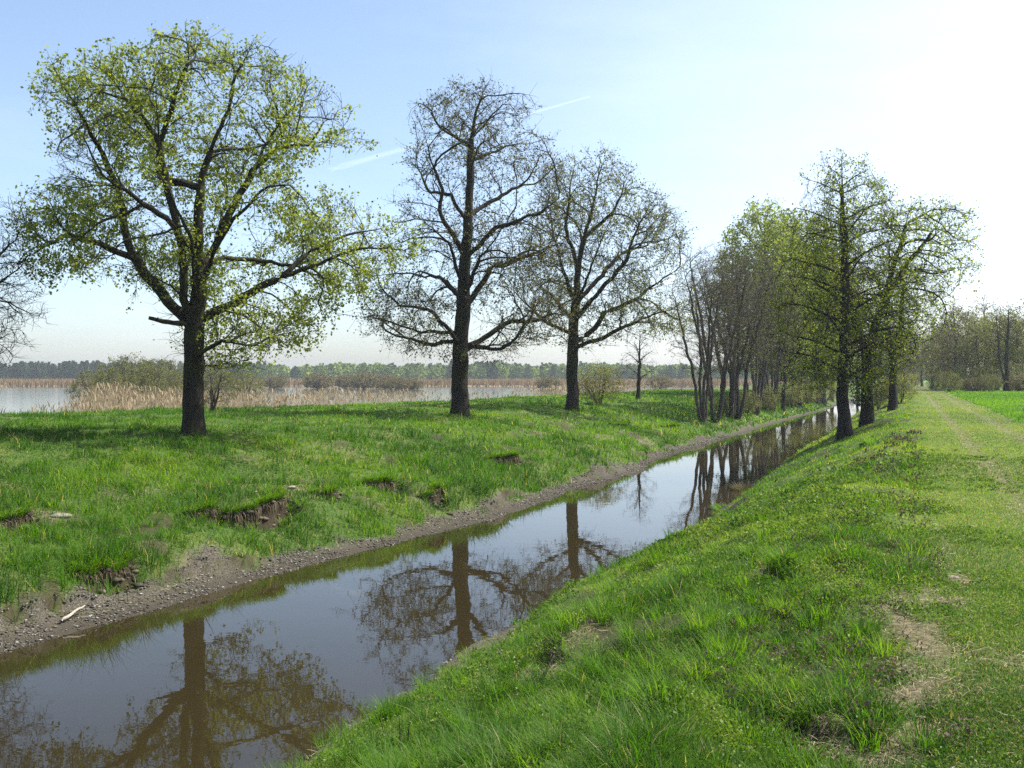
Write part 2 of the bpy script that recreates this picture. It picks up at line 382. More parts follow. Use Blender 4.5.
def build_grass():
    x, y = scatter(1100000, 3.2, 130)
    x2, y2 = scatter(420000, 3.2, 60, 5, 34); x, y = np.concatenate([x, x2]), np.concatenate([y, y2])
    s, t = to_st(x, y)
    tl, tr = t_left(s), t_right(s)
    bare, mud, mown, crop = masks(x, y)
    left = t < -7.8
    cr = np.interp(s, CR_S, CR_T)
    ok = ((np.arange(len(x)) < 1100000) | (mown > .4)) & np.where(left, (tl - t > .25) & (t > cr - 2.5), t - tr > .05) & (t < 14)
    D = np.hypot(x, y)
    keep = ok & (R.random(len(x)) < (1 - np.clip(mud * 1.0, 0, .985)) * (1 - .93 * np.clip(bare * 1.25, 0, 1)))
    x, y, t, s, D, mown, crop, left = (a[keep] for a in (x, y, t, s, D, mown, crop, left))
    fc, ld = cut_face(s, t)
    k2 = R.random(len(x)) < (1 - .97 * fc) * (1 - .6 * ld) * (1 - .82 * gaps(x, y))
    x, y, t, s, D, mown, crop, left = (a[k2] for a in (x, y, t, s, D, mown, crop, left))
    z = height(x, y); tl2 = t_left(s)
    n = len(x)
    c1 = fbm2(x * .35, y * .35, 101, 3); c2 = fbm2(x * 1.8, y * 1.8, 111, 2); c3 = fbm2(x * 5, y * 5, 121, 2)
    lush = np.clip(.5 + 1.6 * (c2 - .5) + 1.0 * (c1 - .5), .1, 1.2)
    h = np.where(left, .06 + .17 * lush, .035 + .068 * lush) * R.uniform(.5, 1.3, n) * (1 - .70 * mown)
    tuft = sstep(.60, .74, c2 * .6 + c3 * .4) * (1 - mown)
    h = h * (1 + .7 * tuft)
    h = np.where((mown > .5) & (crop <= .5), np.maximum(h, R.uniform(.025, .05, n)), h)
    h = np.where(crop > .5, R.uniform(.12, .2, n), h)
    eq_, ea_ = turf_edge(s, tl2 - t)
    h = h + left * ea_ * R.uniform(.0, .16, n) * np.exp(-((eq_ - .18) / .16) ** 2)
    low = left * sstep(5.5, 2.5, tl2 - t)
    h = h * np.where(left & (t < -17), .75, 1) + low * R.uniform(.02, .16, n) * sstep(.35, .6, c2 * .6 + c3 * .4)
    w = np.maximum(.0045, .00062 * D) * R.uniform(.7, 1.4, n) * (1 - .3 * mown) * (1 + .6 * sstep(40, 100, D))
    az = R.uniform(0, 2 * np.pi, n)
    lean = R.uniform(.2, 1.5, n)
    c4 = fbm2(x * .22, y * .22, 131, 3)
    hue = np.clip(.42 + 1.5 * (c4 - .5) + .6 * (c1 - .5) - .2 * (c3 - .5) - .22 * tuft + R.normal(0, .11, n) - .20 * left + .16 * mown + .24 * (~left) * (mown < .5), 0, .925)
    dry = R.random(n) < (.03 + .03 * (~left) + .08 * mown + .05 * (c1 < .4))
    hue = np.where(dry & (crop < .5), R.uniform(.945, 1, n), hue)
    base = np.stack([x, y, z - .012], 1)
    label = {'path_grass': (mown > .5) & (crop < .5), 'field_crop': crop > .5, 'meadow_grass': left, 'bank_grass': ~left & (mown <= .5) & (crop < .5)}
    for name, m in label.items():
        ch = []
        for sel, segs in ((m & (D < 13), 3), (m & (D >= 13), 2)):
            if sel.any():
                ch.append(blades(base[sel], h[sel], w[sel], lean[sel], az[sel], hue[sel], segs))
        v, q, tr_, hu = merge(ch)
        o = make_mesh(name, v, q, tr_, M['crop' if name == 'field_crop' else 'grass'], attrs=dict(hue=hu))
        lab = dict(path_grass='short mown grass on the track along the bank', field_crop='bright green young crop in the field right of the track', meadow_grass='lush green grass on the far bank below the oaks', bank_grass='long tufted green grass sloping down to the canal')[name]
        tag(o, lab, 'grass', kind='stuff')
    # tussocks: dense radiating clumps
    ch = []
    xs, ys = scatter(4200, 3.5, 45)
    s2, t2 = to_st(xs, ys)
    b2, m2, mo2, cr2 = masks(xs, ys)
    good = ((t2 > t_right(s2) + .1) & (t2 < .1) | ((t2 < t_left(s2) - 1.0) & (t2 > -15.5))) & (b2 < .35) & (mo2 < .4)
    good &= R.random(len(xs)) < np.where(t2 > -7, .4, .85)
    xs, ys = xs[good], ys[good]; t3 = t2[good]
    zz = height(xs, ys)
    for i in range(len(xs)):
        D = math.hypot(xs[i], ys[i]); nb = int(np.clip(600 / D, 22, 80)); rr = R.uniform(.05, .13) * (1 + .02 * D)
        a = R.uniform(0, 2 * np.pi, nb); r_ = rr * np.sqrt(R.random(nb))
        bx = xs[i] + r_ * np.cos(a); by = ys[i] + r_ * np.sin(a)
        hh = (R.uniform(.10, .22) if t3[i] > -7 else R.uniform(.16, .34)) * R.uniform(.6, 1.15, nb)
        ch.append(blades(np.stack([bx, by, np.full(nb, zz[i] - .02)], 1), hh, np.full(nb, max(.005, .0006 * D)) * R.uniform(.7, 1.3, nb), R.uniform(.3, 1.0, nb), a + R.normal(0, .5, nb), np.clip(R.uniform(.05, .6) + R.normal(0, .12, nb), 0, .92), 3))
    v, q, tr_, hu = merge(ch)
    tag(make_mesh('grass_tussocks', v, q, tr_, M['grass'], attrs=dict(hue=hu)), 'taller dark tussocks of grass dotted over both banks', 'grass', kind='stuff')
build_grass()
def lips():
    ch, hang = [], []
    for (cs, ct, L, h, w, side) in CUTS:
        n = int(L * (800 if side > 0 else 400)); ss = cs + R.uniform(-L, L, n)
        tt = np.full(n, ct)
        for _ in range(6):
            q, a = cut_q(ss, tt, cs, ct, L, side); tt = tt - side * q
        tt = tt - side * R.uniform(.0, .09, n)
        x, y = to_xy(ss, tt); z = height(x, y); D = np.hypot(x, y); a = np.clip(a, 0, 1)
        out = math.atan2(-SN * side, CS * side)
        az = out + R.normal(0, .7, n)
        ch.append(blades(np.stack([x, y, z - .02], 1), R.uniform(.10, .26, n), np.maximum(.005, .0006 * D), R.uniform(.4, 1.5, n), az, np.clip(R.normal(.45, .2, n), 0, .92), 3))
        m = R.random(n) < .8; k = m.sum(); d = np.stack([np.cos(az[m]), np.sin(az[m]), np.zeros(k)], 1); sd = np.stack([-d[:, 1], d[:, 0], d[:, 2]], 1) * np.maximum(.002, .00028 * D[m])[:, None]
        lip = np.stack([x, y, z - .01], 1)[m]; ln = (h * a[m] * R.uniform(.2, .9, k))[:, None]
        up = np.array([0, 0, 1.])
        p1 = lip + d * R.uniform(.04, .12, k)[:, None] - up * ln * .25; p2 = p1 + d * R.uniform(-.03, .06, k)[:, None] - up * ln * .75
        V = np.stack([lip - sd, lip + sd, p1 - sd, p1 + sd, p2], 1).reshape(-1, 3); o_ = (np.arange(k) * 5)[:, None]
        hang.append((V, o_ + np.array([[0, 1, 3, 2]]), o_ + np.array([[2, 3, 4]]), np.repeat(R.random(k), 5)))
    v, q, t, hu = merge(hang)
    tag(make_mesh('hanging_roots', v, q, t, M['root'], attrs=dict(hue=hu)), 'brown dead grass and roots hanging from the slumped bank edges', 'roots', kind='stuff')
    v, q, t, hu = merge(ch)
    tag(make_mesh('overhanging_grass', v, q, t, M['grass'], attrs=dict(hue=hu)), 'green grass hanging over the slumped bank edges', 'grass', kind='stuff')
lips()
print('grass', time.time() - T0)
def build_reeds():
    # near reed bed standing in the lake behind the meadow
    x, y = scatter(150000, 44, 150, -36, 14)
    s, t = to_st(x, y)
    cr = np.interp(s, CR_S, CR_T)
    px = CX + F * x / y
    d = cr - t
    n = fbm2(x * .06, y * .06, 141, 3)
    dens = np.interp(px, [-200, 0, 55, 90, 200, 330, 420, 440, 560, 600, 700, 760], [.15, .14, .4, 1, .95, .75, .32, .14, .5, .6, .4, .3])
    keep = (d > 3.2) & (d < 8 + 22 * n * dens) & (R.random(len(x)) < dens * sstep(.25, .5, n + .25 * dens) * .6)
    x, y, d, px = x[keep], y[keep], d[keep], px[keep]
    z = np.maximum(height(x, y), LAKE_Z - .4); nn = len(x)
    tall = np.interp(px, [0, 60, 100, 200, 300, 500, 600], [.65, .7, 1, .95, .85, .7, .9])
    h = (2.2 + .7 * (fbm2(x * .2, y * .2, 151) - .5) * 2) * R.uniform(.65, 1.1, nn) * tall + (LAKE_Z - z)
    D = np.hypot(x, y)
    hue = np.clip(R.normal(.55, .25, nn), 0, 1)
    ch = [blades(np.stack([x, y, z], 1), h, np.maximum(.018, .00042 * D) * R.uniform(.7, 1.3, nn), R.uniform(.02, .3, nn), R.uniform(0, 6.28, nn), hue, 2)]
    pl = R.random(nn) < .45                      # plumes
    b = np.stack([x, y, z + h * .90], 1)[pl]; m = len(b)
    ch.append(blades(b, R.uniform(.25, .4, m), np.maximum(.06, .0011 * D[pl]), R.uniform(.3, .9, m), R.uniform(0, 6.28, m), np.clip(hue[pl] - .35, 0, 1), 2))
    v, q, tr_, hu = merge(ch)
    tag(make_mesh('reeds', v, q, tr_, M['reed'], attrs=dict(hue=hu)), 'pale dry reeds standing in the lake behind the meadow', 'reeds', kind='stuff')
    # far reed belt along the opposite shore
    n = 60000
    y = R.uniform(285, 560, n); px = R.uniform(-250, 1000, n); x = (px - CX) / F * y
    s, t = to_st(x, y); cr = np.interp(s, CR_S, CR_T)
    z = height(x, y)
    keep = (cr - t > 12) & (z > LAKE_Z - .9) & (R.random(n) < .35 + .65 * (fbm2(x * .03, y * .03, 161) > .42))
    x, y, z = x[keep], y[keep], z[keep]; m = len(x)
    h = R.uniform(1.2, 2.5, m) * (.6 + .8 * fbm2(x * .04, y * .04, 171))
    v, q, tr_, hu = blades(np.stack([x, y, z], 1), h, R.uniform(.25, .5, m), R.uniform(.05, .4, m), R.uniform(0, 6.28, m), np.clip(R.normal(.45, .2, m) + .5 * (fbm2(x * .02, y * .02, 181) - .5), 0, 1), 2)
    tag(make_mesh('far_reed_belt', v, q, tr_, M['reed_far'], attrs=dict(hue=hu)), 'brown reed belt along the opposite shore of the lake', 'reeds', kind='stuff')
build_reeds()
print('reeds', time.time() - T0)

# ------------------------------------------------------------------ trees
class Skel:
    def __init__(self): self.pos = []; self.par = []
    def add(self, p, par): self.pos.append(np.array(p, float)); self.par.append(par); return len(self.pos) - 1
    def near(self, p):
        a = np.array(self.pos); return int(np.argmin(((a - p) ** 2).sum(1)))
    def poly(self, pts, step=.25, par=None, jit=.05):
        pts = [np.array(p, float) for p in pts]
        if self.pos:
            if par is None: par = self.near(pts[0])
            pts[0] = self.pos[par]
        else:
            par = self.add(pts[0], -1)
        seg = [np.linalg.norm(b - a) for a, b in zip(pts[:-1], pts[1:])]
        tot = sum(seg); n = max(1, int(tot / step)); cum = np.concatenate([[0], np.cumsum(seg)])
        arr = np.array(pts); w = np.zeros(3)
        for k in range(1, n + 1):
            u = tot * k / n
            p = np.array([np.interp(u, cum, arr[:, c]) for c in range(3)])
            w = w * .8 + R.normal(0, jit * .5, 3)
            par = self.add(p + w * min(1, k / 4), par)
        return par
def colonize(sk, att, step=.25, di=3.0, dk=.45, maxit=120, trop=(0, 0, .12), jit=.2, nmax=9000, inert=.45, center=None, outward=.45):
    pos = np.array(sk.pos); par = list(sk.par); heading = np.zeros_like(pos)
    for i_, p_ in enumerate(par):
        if p_ >= 0: heading[i_] = (pos[i_] - pos[p_]) / (np.linalg.norm(pos[i_] - pos[p_]) + 1e-9)
    att = np.array(att)
    def nearest(A, B):
        bd = np.full(len(A), 1e18); bi = np.zeros(len(A), int)
        for o in range(0, len(B), 400):
            d = ((A[:, None, :] - B[None, o:o + 400]) ** 2).sum(-1)
            i = d.argmin(1); m = d[np.arange(len(A)), i]; u = m < bd
            bd[u] = m[u]; bi[u] = i[u] + o
        return bd, bi
    bd, bi = nearest(att, pos)
    dead = set()
    for it in range(maxit):
        act = bd < di * di
        if not act.any():
            di *= 1.5
            if di > 20: break
            continue
        nodes, inv = np.unique(bi[act], return_inverse=True)
        v = att[act] - pos[bi[act]]; v /= np.linalg.norm(v, axis=1)[:, None] + 1e-9
        acc = np.zeros((len(nodes), 3)); np.add.at(acc, inv, v)
        acc /= np.linalg.norm(acc, axis=1)[:, None] + 1e-9
        acc += R.normal(0, jit, acc.shape) + np.array(trop) + inert * heading[nodes]
        if center is not None:
            ov = pos[nodes] - center; acc += outward * ov / (np.linalg.norm(ov, axis=1)[:, None] + 1e-9)
        acc /= np.linalg.norm(acc, axis=1)[:, None] + 1e-9
        new = pos[nodes] + acc * step
        bdn, _ = nearest(new, pos)
        ok = bdn > (step * .45) ** 2
        if not ok.any():
            # drop the attractors that only stall
            stuck = act & np.isin(bi, nodes); bd = bd[~stuck]; bi = bi[~stuck]; att = att[~stuck]
            if not len(att): break
            continue
        new = new[ok]; base = len(pos); heading = np.concatenate([heading, acc[ok]])
        pos = np.concatenate([pos, new]); par += list(nodes[ok])
        b2, i2 = nearest(att, new)
        u = b2 < bd; bd[u] = b2[u]; bi[u] = i2[u] + base
        alive = bd > dk * dk
        att, bd, bi = att[alive], bd[alive], bi[alive]
        if not len(att) or len(pos) > nmax: break
    return pos, np.array(par)
def radii(pos, par, r_base, r_tip):
    n = len(pos); nch = np.bincount(par[par >= 0], minlength=n)
    tips = max(2, (nch == 0).sum()); ex = math.log(tips) / math.log(r_base / r_tip)
    acc = np.where(nch == 0, 1.0, 0.0)
    for i in range(n - 1, 0, -1):
        acc[par[i]] += acc[i]
    u = np.clip(1 - np.log(acc) / math.log(acc[0] + 1e-9), 0, 1)
    r = r_base * np.exp(-math.log(r_base / r_tip) * u ** 1.25)
    return r, acc
def frames(d):
    ref = np.tile(np.array([.31, .17, .05]), (len(d), 1)); ref[np.abs(d[:, 2]) < .6] = (0.05, .1, 1)
    u = np.cross(d, ref); u /= np.linalg.norm(u, axis=1)[:, None] + 1e-9
    return u, np.cross(d, u)
def tubes(pos, par, r, acc, sel, k, rough=0.0):
    """tubes for the segments node->parent in sel"""
    n = len(pos)
    pp = np.where(par >= 0, par, 0)
    d = pos - pos[pp]; d[par < 0] = (0, 0, 1)
    main = np.full(n, -1)
    order = np.argsort(acc)                # later (thicker) wins
    for i in order:
        if par[i] >= 0: main[par[i]] = i
    dm = d.copy(); has = main >= 0
    dd = d / (np.linalg.norm(d, axis=1)[:, None] + 1e-9)
    dm = dd.copy(); dm[has] += dd[main[has]]
    dm /= np.linalg.norm(dm, axis=1)[:, None] + 1e-9
    u, v = frames(dm)
    ang = np.arange(k) / k * 2 * np.pi
    ca, sa = np.cos(ang), np.sin(ang)
    def ring(ids, c, rr):
        rr = rr[:, None] * (1 + rough * R.normal(0, 1, (len(ids), k)))
        return c[:, None, :] + (u[ids][:, None, :] * ca[None, :, None] + v[ids][:, None, :] * sa[None, :, None]) * rr[:, :, None]
    segs = np.where(sel & (par >= 0))[0]
    ends_needed = np.zeros(n, bool); ends_needed[segs] = True
    is_main = main[par[segs]] == segs
    share = is_main & (sel[par[segs]] | (par[par[segs]] < 0))
    ends_needed[par[segs[share]]] = True
    eid = np.where(ends_needed)[0]; pos_of = np.full(n, -1); pos_of[eid] = np.arange(len(eid))
    Vm = ring(eid, pos[eid], r[eid])
    st = segs[~share]
    Vs = ring(st, pos[par[st]], np.minimum(r[st] * 1.1, r[par[st]]))
    V = np.concatenate([Vm.reshape(-1, 3), Vs.reshape(-1, 3)])
    start = np.zeros(len(segs), int)
    start[share] = pos_of[par[segs[share]]]
    start[~share] = len(eid) + np.arange(len(st))
    a = start * k; b = pos_of[segs] * k
    j = np.arange(k); j2 = (j + 1) % k
    Q = np.stack([a[:, None] + j, a[:, None] + j2, b[:, None] + j2, b[:, None] + j], -1).reshape(-1, 4)
    return V, Q
def twig_tubes(st, dr, ln, r0):
    n = len(st)
    dr = dr / (np.linalg.norm(dr, axis=1)[:, None] + 1e-9)
    bend = R.normal(0, .35, (n, 3)) + np.array([0, 0, .12])
    mid = st + dr * (ln * .5)[:, None]
    d2 = dr + bend; d2 /= np.linalg.norm(d2, axis=1)[:, None] + 1e-9
    end = mid + d2 * (ln * .5)[:, None]
    u, v = frames(dr); ang = np.arange(3) / 3 * 2 * np.pi
    ringo = u[:, None] * np.cos(ang)[None, :, None] + v[:, None] * np.sin(ang)[None, :, None]
    V = np.concatenate([st[:, None] + ringo * r0[:, None, None], mid[:, None] + ringo * (r0 * .75)[:, None, None], end[:, None] + ringo * (r0 * .45)[:, None, None]], 1)
    o = (np.arange(n) * 9)[:, None, None]; j = np.arange(3); j2 = (j + 1) % 3
    Q = np.concatenate([o + np.stack([j, j2, 3 + j2, 3 + j], -1)[None], o + np.stack([3 + j, 3 + j2, 6 + j2, 6 + j], -1)[None]], 1).reshape(-1, 4)
    return V.reshape(-1, 3), Q, mid, end, d2
def leaves(c, size, hue, droop=.2):
    n = len(c)
    a = R.normal(0, 1, (n, 3)); a[:, 2] -= droop; a /= np.linalg.norm(a, axis=1)[:, None]
    b = np.cross(a, R.normal(0, 1, (n, 3))); b /= np.linalg.norm(b, axis=1)[:, None] + 1e-9
    nn = np.cross(a, b)
    L = size[:, None]
    V = np.stack([c - a * L * .5, c - a * L * .02 + b * L * .33 + nn * L * .1, c + a * L * .5, c + a * L * .06 - b * L * .33 + nn * L * .1], 1)
    return V.reshape(-1, 3), (np.arange(n) * 4)[:, None] + np.arange(4)[None], np.repeat(hue, 4)
def grow(sk, att, r_base, r_tip=.008, bark='oak_bark', leaf='oak_leaf', twigs=1.5, twig_len=(.2, .55), twig_r=.006, leaf_n=4, leaf_size=(.06, .12), flare=.5, col={}, thick=.07, k_thick=14, leaf_spread=.09, hue_mu=.5, leaf_noise=None, end_bias=.6):
    """returns [(part name, mesh data object unlinked)] around the skeleton's own origin"""
    org = sk.pos[0].copy()
    if len(att) > 1200:
        c1 = dict(col); c1.update(step=col['step'] * 1.3, dk=col['dk'] * 2.6, di=col['di'] * 1.3, nmax=len(sk.pos) + 2500)
        pos, par = colonize(sk, att[::9], **c1)
        sk.pos = list(pos); sk.par = list(par)
    pos, par = colonize(sk, att, **col)
    r, acc = radii(pos, par, r_base, r_tip)
    r = np.maximum(r, r_tip)
    hh = pos[:, 2] - org[2]
    tr_mask = r > r_base * .45
    r = np.where(tr_mask, r * (1 + flare * np.exp(-np.maximum(hh, 0) / .9) + .28 * np.exp(-np.maximum(hh, 0) / .16)), r)
    pos = pos - org
    pos[0, 2] -= .15
    out = []
    th = r > thick
    V, Q = tubes(pos, par, r, acc, th, k_thick, .035)
    out.append(make_mesh('trunk', V, quads=Q, mat=M[bark], smooth=True, link=False))
    V, Q = tubes(pos, par, r, acc, ~th, 5)
    # twigs
    thin = np.where(r < max(.035, r_tip * 4))[0]
    nt_ = int(len(thin) * twigs)
    if nt_:
        i = R.choice(thin, nt_); pd = pos[i] - pos[par[i]]; pd /= np.linalg.norm(pd, axis=1)[:, None] + 1e-9
        dr = pd * .7 + R.normal(0, .6, (nt_, 3)) + np.array([0, 0, .1])
        ln = R.uniform(*twig_len, nt_)
        tv, tq, mid, end, d2 = twig_tubes(pos[i], dr, ln, np.full(nt_, twig_r))
        Q = np.concatenate([Q, tq + len(V)]); V = np.concatenate([V, tv])
    out.append(make_mesh('branches', V, quads=Q, mat=M[bark], smooth=True, link=False))
    if leaf and leaf_n > 0:
        nl = int(nt_ * leaf_n); j = R.integers(0, nt_, nl); u = R.random(nl) ** end_bias
        st = pos[i][j]
        c = np.where((u < .5)[:, None], st + (mid[j] - st) * (u * 2)[:, None], mid[j] + (end[j] - mid[j]) * (u * 2 - 1)[:, None]) + R.normal(0, leaf_spread, (nl, 3))
        if leaf_noise:
            nz = vnoise3(c / leaf_noise[0], 5); c = c[nz + R.normal(0, .08, nl) > leaf_noise[1]]
        hue = np.clip(hue_mu + .5 * (vnoise3(c / 1.3, 9) - .5) + R.normal(0, .18, len(c)), 0, 1)
        lv, lq, lh = leaves(c, R.uniform(*leaf_size, len(c)), hue)
        out.append(make_mesh('foliage', lv, quads=lq, mat=M[leaf], attrs=dict(hue=lh), link=False))
    return out
def place(parts, name, loc, label, cat='tree', group=None, rz=0, sc=1, scz=None, skip=()):
    """an Empty at the foot of the tree with its own copy of each part"""
    e = empty(name, loc); tag(e, label, cat, group)
    e.rotation_euler = (0, 0, rz); e.scale = (sc, sc, scz or sc)
    for p in parts:
        nm = p.name.split('.')[0]
        if nm in skip: continue
        c = p.copy(); c.name = nm; COL.objects.link(c); c.parent = e
    return e
def poly_points(poly, D, n, depth=.85, seed=3, freq=1.6, thr=.42, z0=None):
    """random points inside a crown whose side view has the given outline, with its own depth"""
    poly = np.array(poly, float)
    lo, hi = poly.min(0), poly.max(0)
    out = []
    def inside(p):
        x, y = p[:, 0], p[:, 1]; c = np.zeros(len(p), bool); j = len(poly) - 1
        for i in range(len(poly)):
            xi, yi = poly[i]; xj, yj = poly[j]
            if yi != yj:
                c ^= ((yi > y) != (yj > y)) & (x < (xj - xi) * (y - yi) / (yj - yi) + xi)
            j = i
        return c
    rows = np.arange(lo[1], hi[1] + 1)
    gx = np.arange(lo[0], hi[0] + 1)
    G = inside(np.stack(np.meshgrid(gx, rows), -1).reshape(-1, 2)).reshape(len(rows), len(gx))
    l = np.array([gx[g].min() if g.any() else np.nan for g in G]); rgt = np.array([gx[g].max() if g.any() else np.nan for g in G])
    okr = ~np.isnan(l)
    while sum(map(len, out)) < n:
        p = R.uniform(lo, hi, (n * 2, 2)); p = p[inside(p)]
        a = np.interp(p[:, 1], rows[okr], l[okr]); b = np.interp(p[:, 1], rows[okr], rgt[okr])
        w = (b - a) / 2; q = np.clip(1 - ((p[:, 0] - (a + b) / 2) / np.maximum(w, 1)) ** 2, 0, 1)
        dep = depth * np.sqrt(q) * w / F * D * R.uniform(-1, 1, len(p))
        X = np.stack([(p[:, 0] - CX) / F * D, D + dep, EYE + (HY - p[:, 1]) / F * D], 1)
        edge = q * np.sqrt(np.clip(1 - (dep / (depth * np.maximum(w, 1) / F * D)) ** 2, 0, 1))
        X = X[(vnoise3(X / freq, seed) > thr) & (R.random(len(X)) < .35 + .65 * sstep(0, .5, edge))]
        out.append(X)
    return np.concatenate(out)[:n]
def px_skel(D, base, trunk, limbs, step=.25, jit=.05):
    sk = Skel()
    pts = [P(*trunk[0], D)]; pts[0] = np.array(base)
    pts += [P(a, b, D) for a, b in trunk[1:]]
    sk.poly(pts, step, jit=jit * .6)
    for dep, pl in limbs:
        d0 = 0
        n = len(pl)
        a = P(*pl[0], D)
        i = sk.near(a)
        d0 = sk.pos[i][1] - D
        pp = [sk.pos[i]] + [P(x, y, D) + np.array([0, d0 + (dep - d0) * ((k + 1) / (n - 1)) ** .8, 0]) for k, (x, y) in enumerate(pl[1:])]
        sk.poly(pp, step, par=i, jit=jit)
    return sk

# --- first oak: in fresh leaf
b1 = hit(194, 433); D1 = b1[1]
o1 = [(194, 432), (193, 380), (195, 330), (199, 300), (199, 239), (201, 176), (211, 149), (230, 110), (234, 79), (250, 52)]
l1 = [(1.2, [(194, 330), (180, 314), (135, 264), (117, 223), (105, 180), (90, 145), (74, 118), (60, 102)]),
      (-1.5, [(130, 258), (100, 244), (78, 237), (58, 255), (43, 274)]),
      (2.5, [(112, 215), (90, 200), (60, 190), (30, 180)]),
      (-1.6, [(90, 145), (80, 110), (75, 80)]),
      (-1.0, [(192, 325), (186, 300), (187, 240), (181, 205), (172, 150), (152, 122), (140, 108)]),
      (-2.5, [(175, 155), (191, 114), (211, 84), (215, 60)]),
      (1.8, [(180, 190), (150, 175), (145, 140), (125, 100), (115, 75)]),
      (-2.8, [(200, 260), (180, 225), (160, 210), (150, 200)]),
      (1.6, [(199, 270), (207, 255), (234, 192), (250, 157), (270, 114), (290, 90), (315, 75)]),
      (-1.8, [(248, 160), (275, 150), (304, 151), (340, 157), (363, 137)]),
      (2.8, [(215, 155), (258, 135), (285, 123), (328, 120)]),
      (3.2, [(199, 265), (211, 254), (234, 249), (273, 256), (300, 240)]),
      (-3.2, [(200, 290), (225, 255), (250, 225), (290, 205), (330, 200)]),
      (.5, [(197, 322), (211, 312), (242, 297), (281, 276), (316, 262), (363, 243), (405, 246)]),
      (-1.5, [(310, 264), (340, 286), (367, 293)]),
      (2.0, [(281, 276), (310, 240), (345, 225), (380, 215)]),
      (2.4, [(194, 352), (165, 347), (145, 338)]),
      (-2.2, [(194, 360), (208, 357), (235, 345), (273, 347), (300, 335)]),
      (3.0, [(195, 365), (215, 362), (240, 368)]),
      (3.8, [(198, 300), (190, 250), (200, 180), (190, 120)]),
      (-3.8, [(198, 310), (210, 250), (195, 190), (205, 130)])]
poly1 = [(22, 190), (36, 150), (44, 90), (70, 68), (98, 80), (112, 58), (165, 42), (200, 34), (255, 36), (285, 58), (312, 62), (332, 92), (372, 128), (366, 150), (345, 168), (310, 175), (345, 195), (395, 212), (425, 238), (402, 262), (372, 300), (330, 312), (315, 345), (270, 362), (235, 372), (175, 372), (150, 362), (150, 345), (170, 330), (152, 302), (104, 284), (55, 290), (28, 255), (22, 215)]
poly1 = [(197 + (x - 197) * 1.0, 235 + (y - 235) * .925) for x, y in poly1]
sk = px_skel(D1, b1, o1, l1)
att = poly_points(poly1, D1, 5000, .8, thr=.50, freq=1.5)
tree = grow(sk, att, .27, .0065, 'oak_bark', 'oak_leaf', twigs=1.9, twig_len=(.2, .6), leaf_n=9.5, leaf_size=(.055, .12), flare=.15, col=dict(step=.2, di=2.4, dk=.30, nmax=12000, center=b1 + np.array([0, 0, 3.0])), leaf_spread=.075, hue_mu=.5, end_bias=.26, leaf_noise=(1.0, .43))
e = place(tree, 'oak_tree', b1, 'broad spreading oak in fresh yellow-green leaf, nearest of the three big meadow trees')
stub = Skel(); stub.poly([P(186, 324, D1 - .25), P(176, 323, D1 - .45), P(166, 323, D1 - .5), P(149, 318, D1 - .6)], .12, jit=.03)
sp = np.array(stub.pos) - b1; spar = np.array(stub.par); rr = np.linspace(.085, .05, len(sp))
V, Q = tubes(sp, spar, rr, np.arange(len(sp), 0, -1.0), np.ones(len(sp), bool), 8, .06)
make_mesh('dead_stub', V, quads=Q, mat=M['oak_bark'], smooth=True, parent=e)
print('oak1', time.time() - T0)

# --- second oak: nearly bare, brown buds
b2 = hit(460, 416); D2 = b2[1]
o2 = [(460, 416), (461, 350), (463, 300), (466, 250), (468, 200), (470, 150), (476, 110), (486, 88)]
l2 = [(1.5, [(465, 310), (472, 297), (490, 264), (523, 253), (560, 239)]), (-2.5, [(466, 255), (494, 231), (534, 220), (560, 205)]), (3, [(468, 215), (487, 195), (512, 180), (545, 169)]),
      (-2, [(462, 260), (454, 235), (441, 213), (443, 195), (433, 160), (424, 130)]), (2.6, [(466, 220), (450, 191), (425, 184), (416, 162), (402, 145)]),
      (-3, [(460, 345), (450, 331), (432, 313), (403, 311), (382, 288)]), (2, [(461, 350), (479, 339), (505, 320), (541, 319), (567, 305)]), (-1.5, [(469, 150), (445, 135), (428, 112)]),
      (3.5, [(462, 300), (440, 275), (415, 265), (395, 245)]), (-3.8, [(463, 290), (455, 250), (435, 235), (405, 215)]), (2, [(470, 160), (495, 145), (525, 130)]), (-4, [(464, 300), (480, 260), (505, 235), (520, 215)]),
      (4, [(465, 280), (470, 230), (465, 180)]), (-2, [(450, 331), (420, 335), (380, 320), (352, 318)]), (2.5, [(460, 340), (430, 345), (400, 335)]), (-2.5, [(475, 342), (495, 350), (520, 345)])]
poly2 = [(487, 84), (512, 100), (538, 120), (560, 150), (568, 170), (560, 200), (566, 235), (572, 290), (575, 320), (545, 345), (500, 362), (440, 362), (390, 355), (345, 335), (345, 310), (362, 285), (385, 255), (390, 210), (392, 165), (396, 132), (418, 104), (442, 95), (462, 90)]
sk = px_skel(D2, b2, o2, l2, .3, .07)
att = poly_points(poly2, D2, 6000, .85, thr=.42, freq=1.9)
oak2 = grow(sk, att, .35, .0085, 'oak_bark', 'bud', twigs=2.2, twig_len=(.2, .8), twig_r=.0075, leaf_n=2.6, leaf_size=(.06, .13), flare=.3, col=dict(step=.26, di=3, dk=.38, nmax=12000, center=b2 + np.array([0, 0, 3.5])), leaf_noise=(1.6, .28))
place(oak2, 'oak_tree', b2, 'tall dark nearly bare oak, middle one of the three big meadow trees')
print('oak2', time.time() - T0)
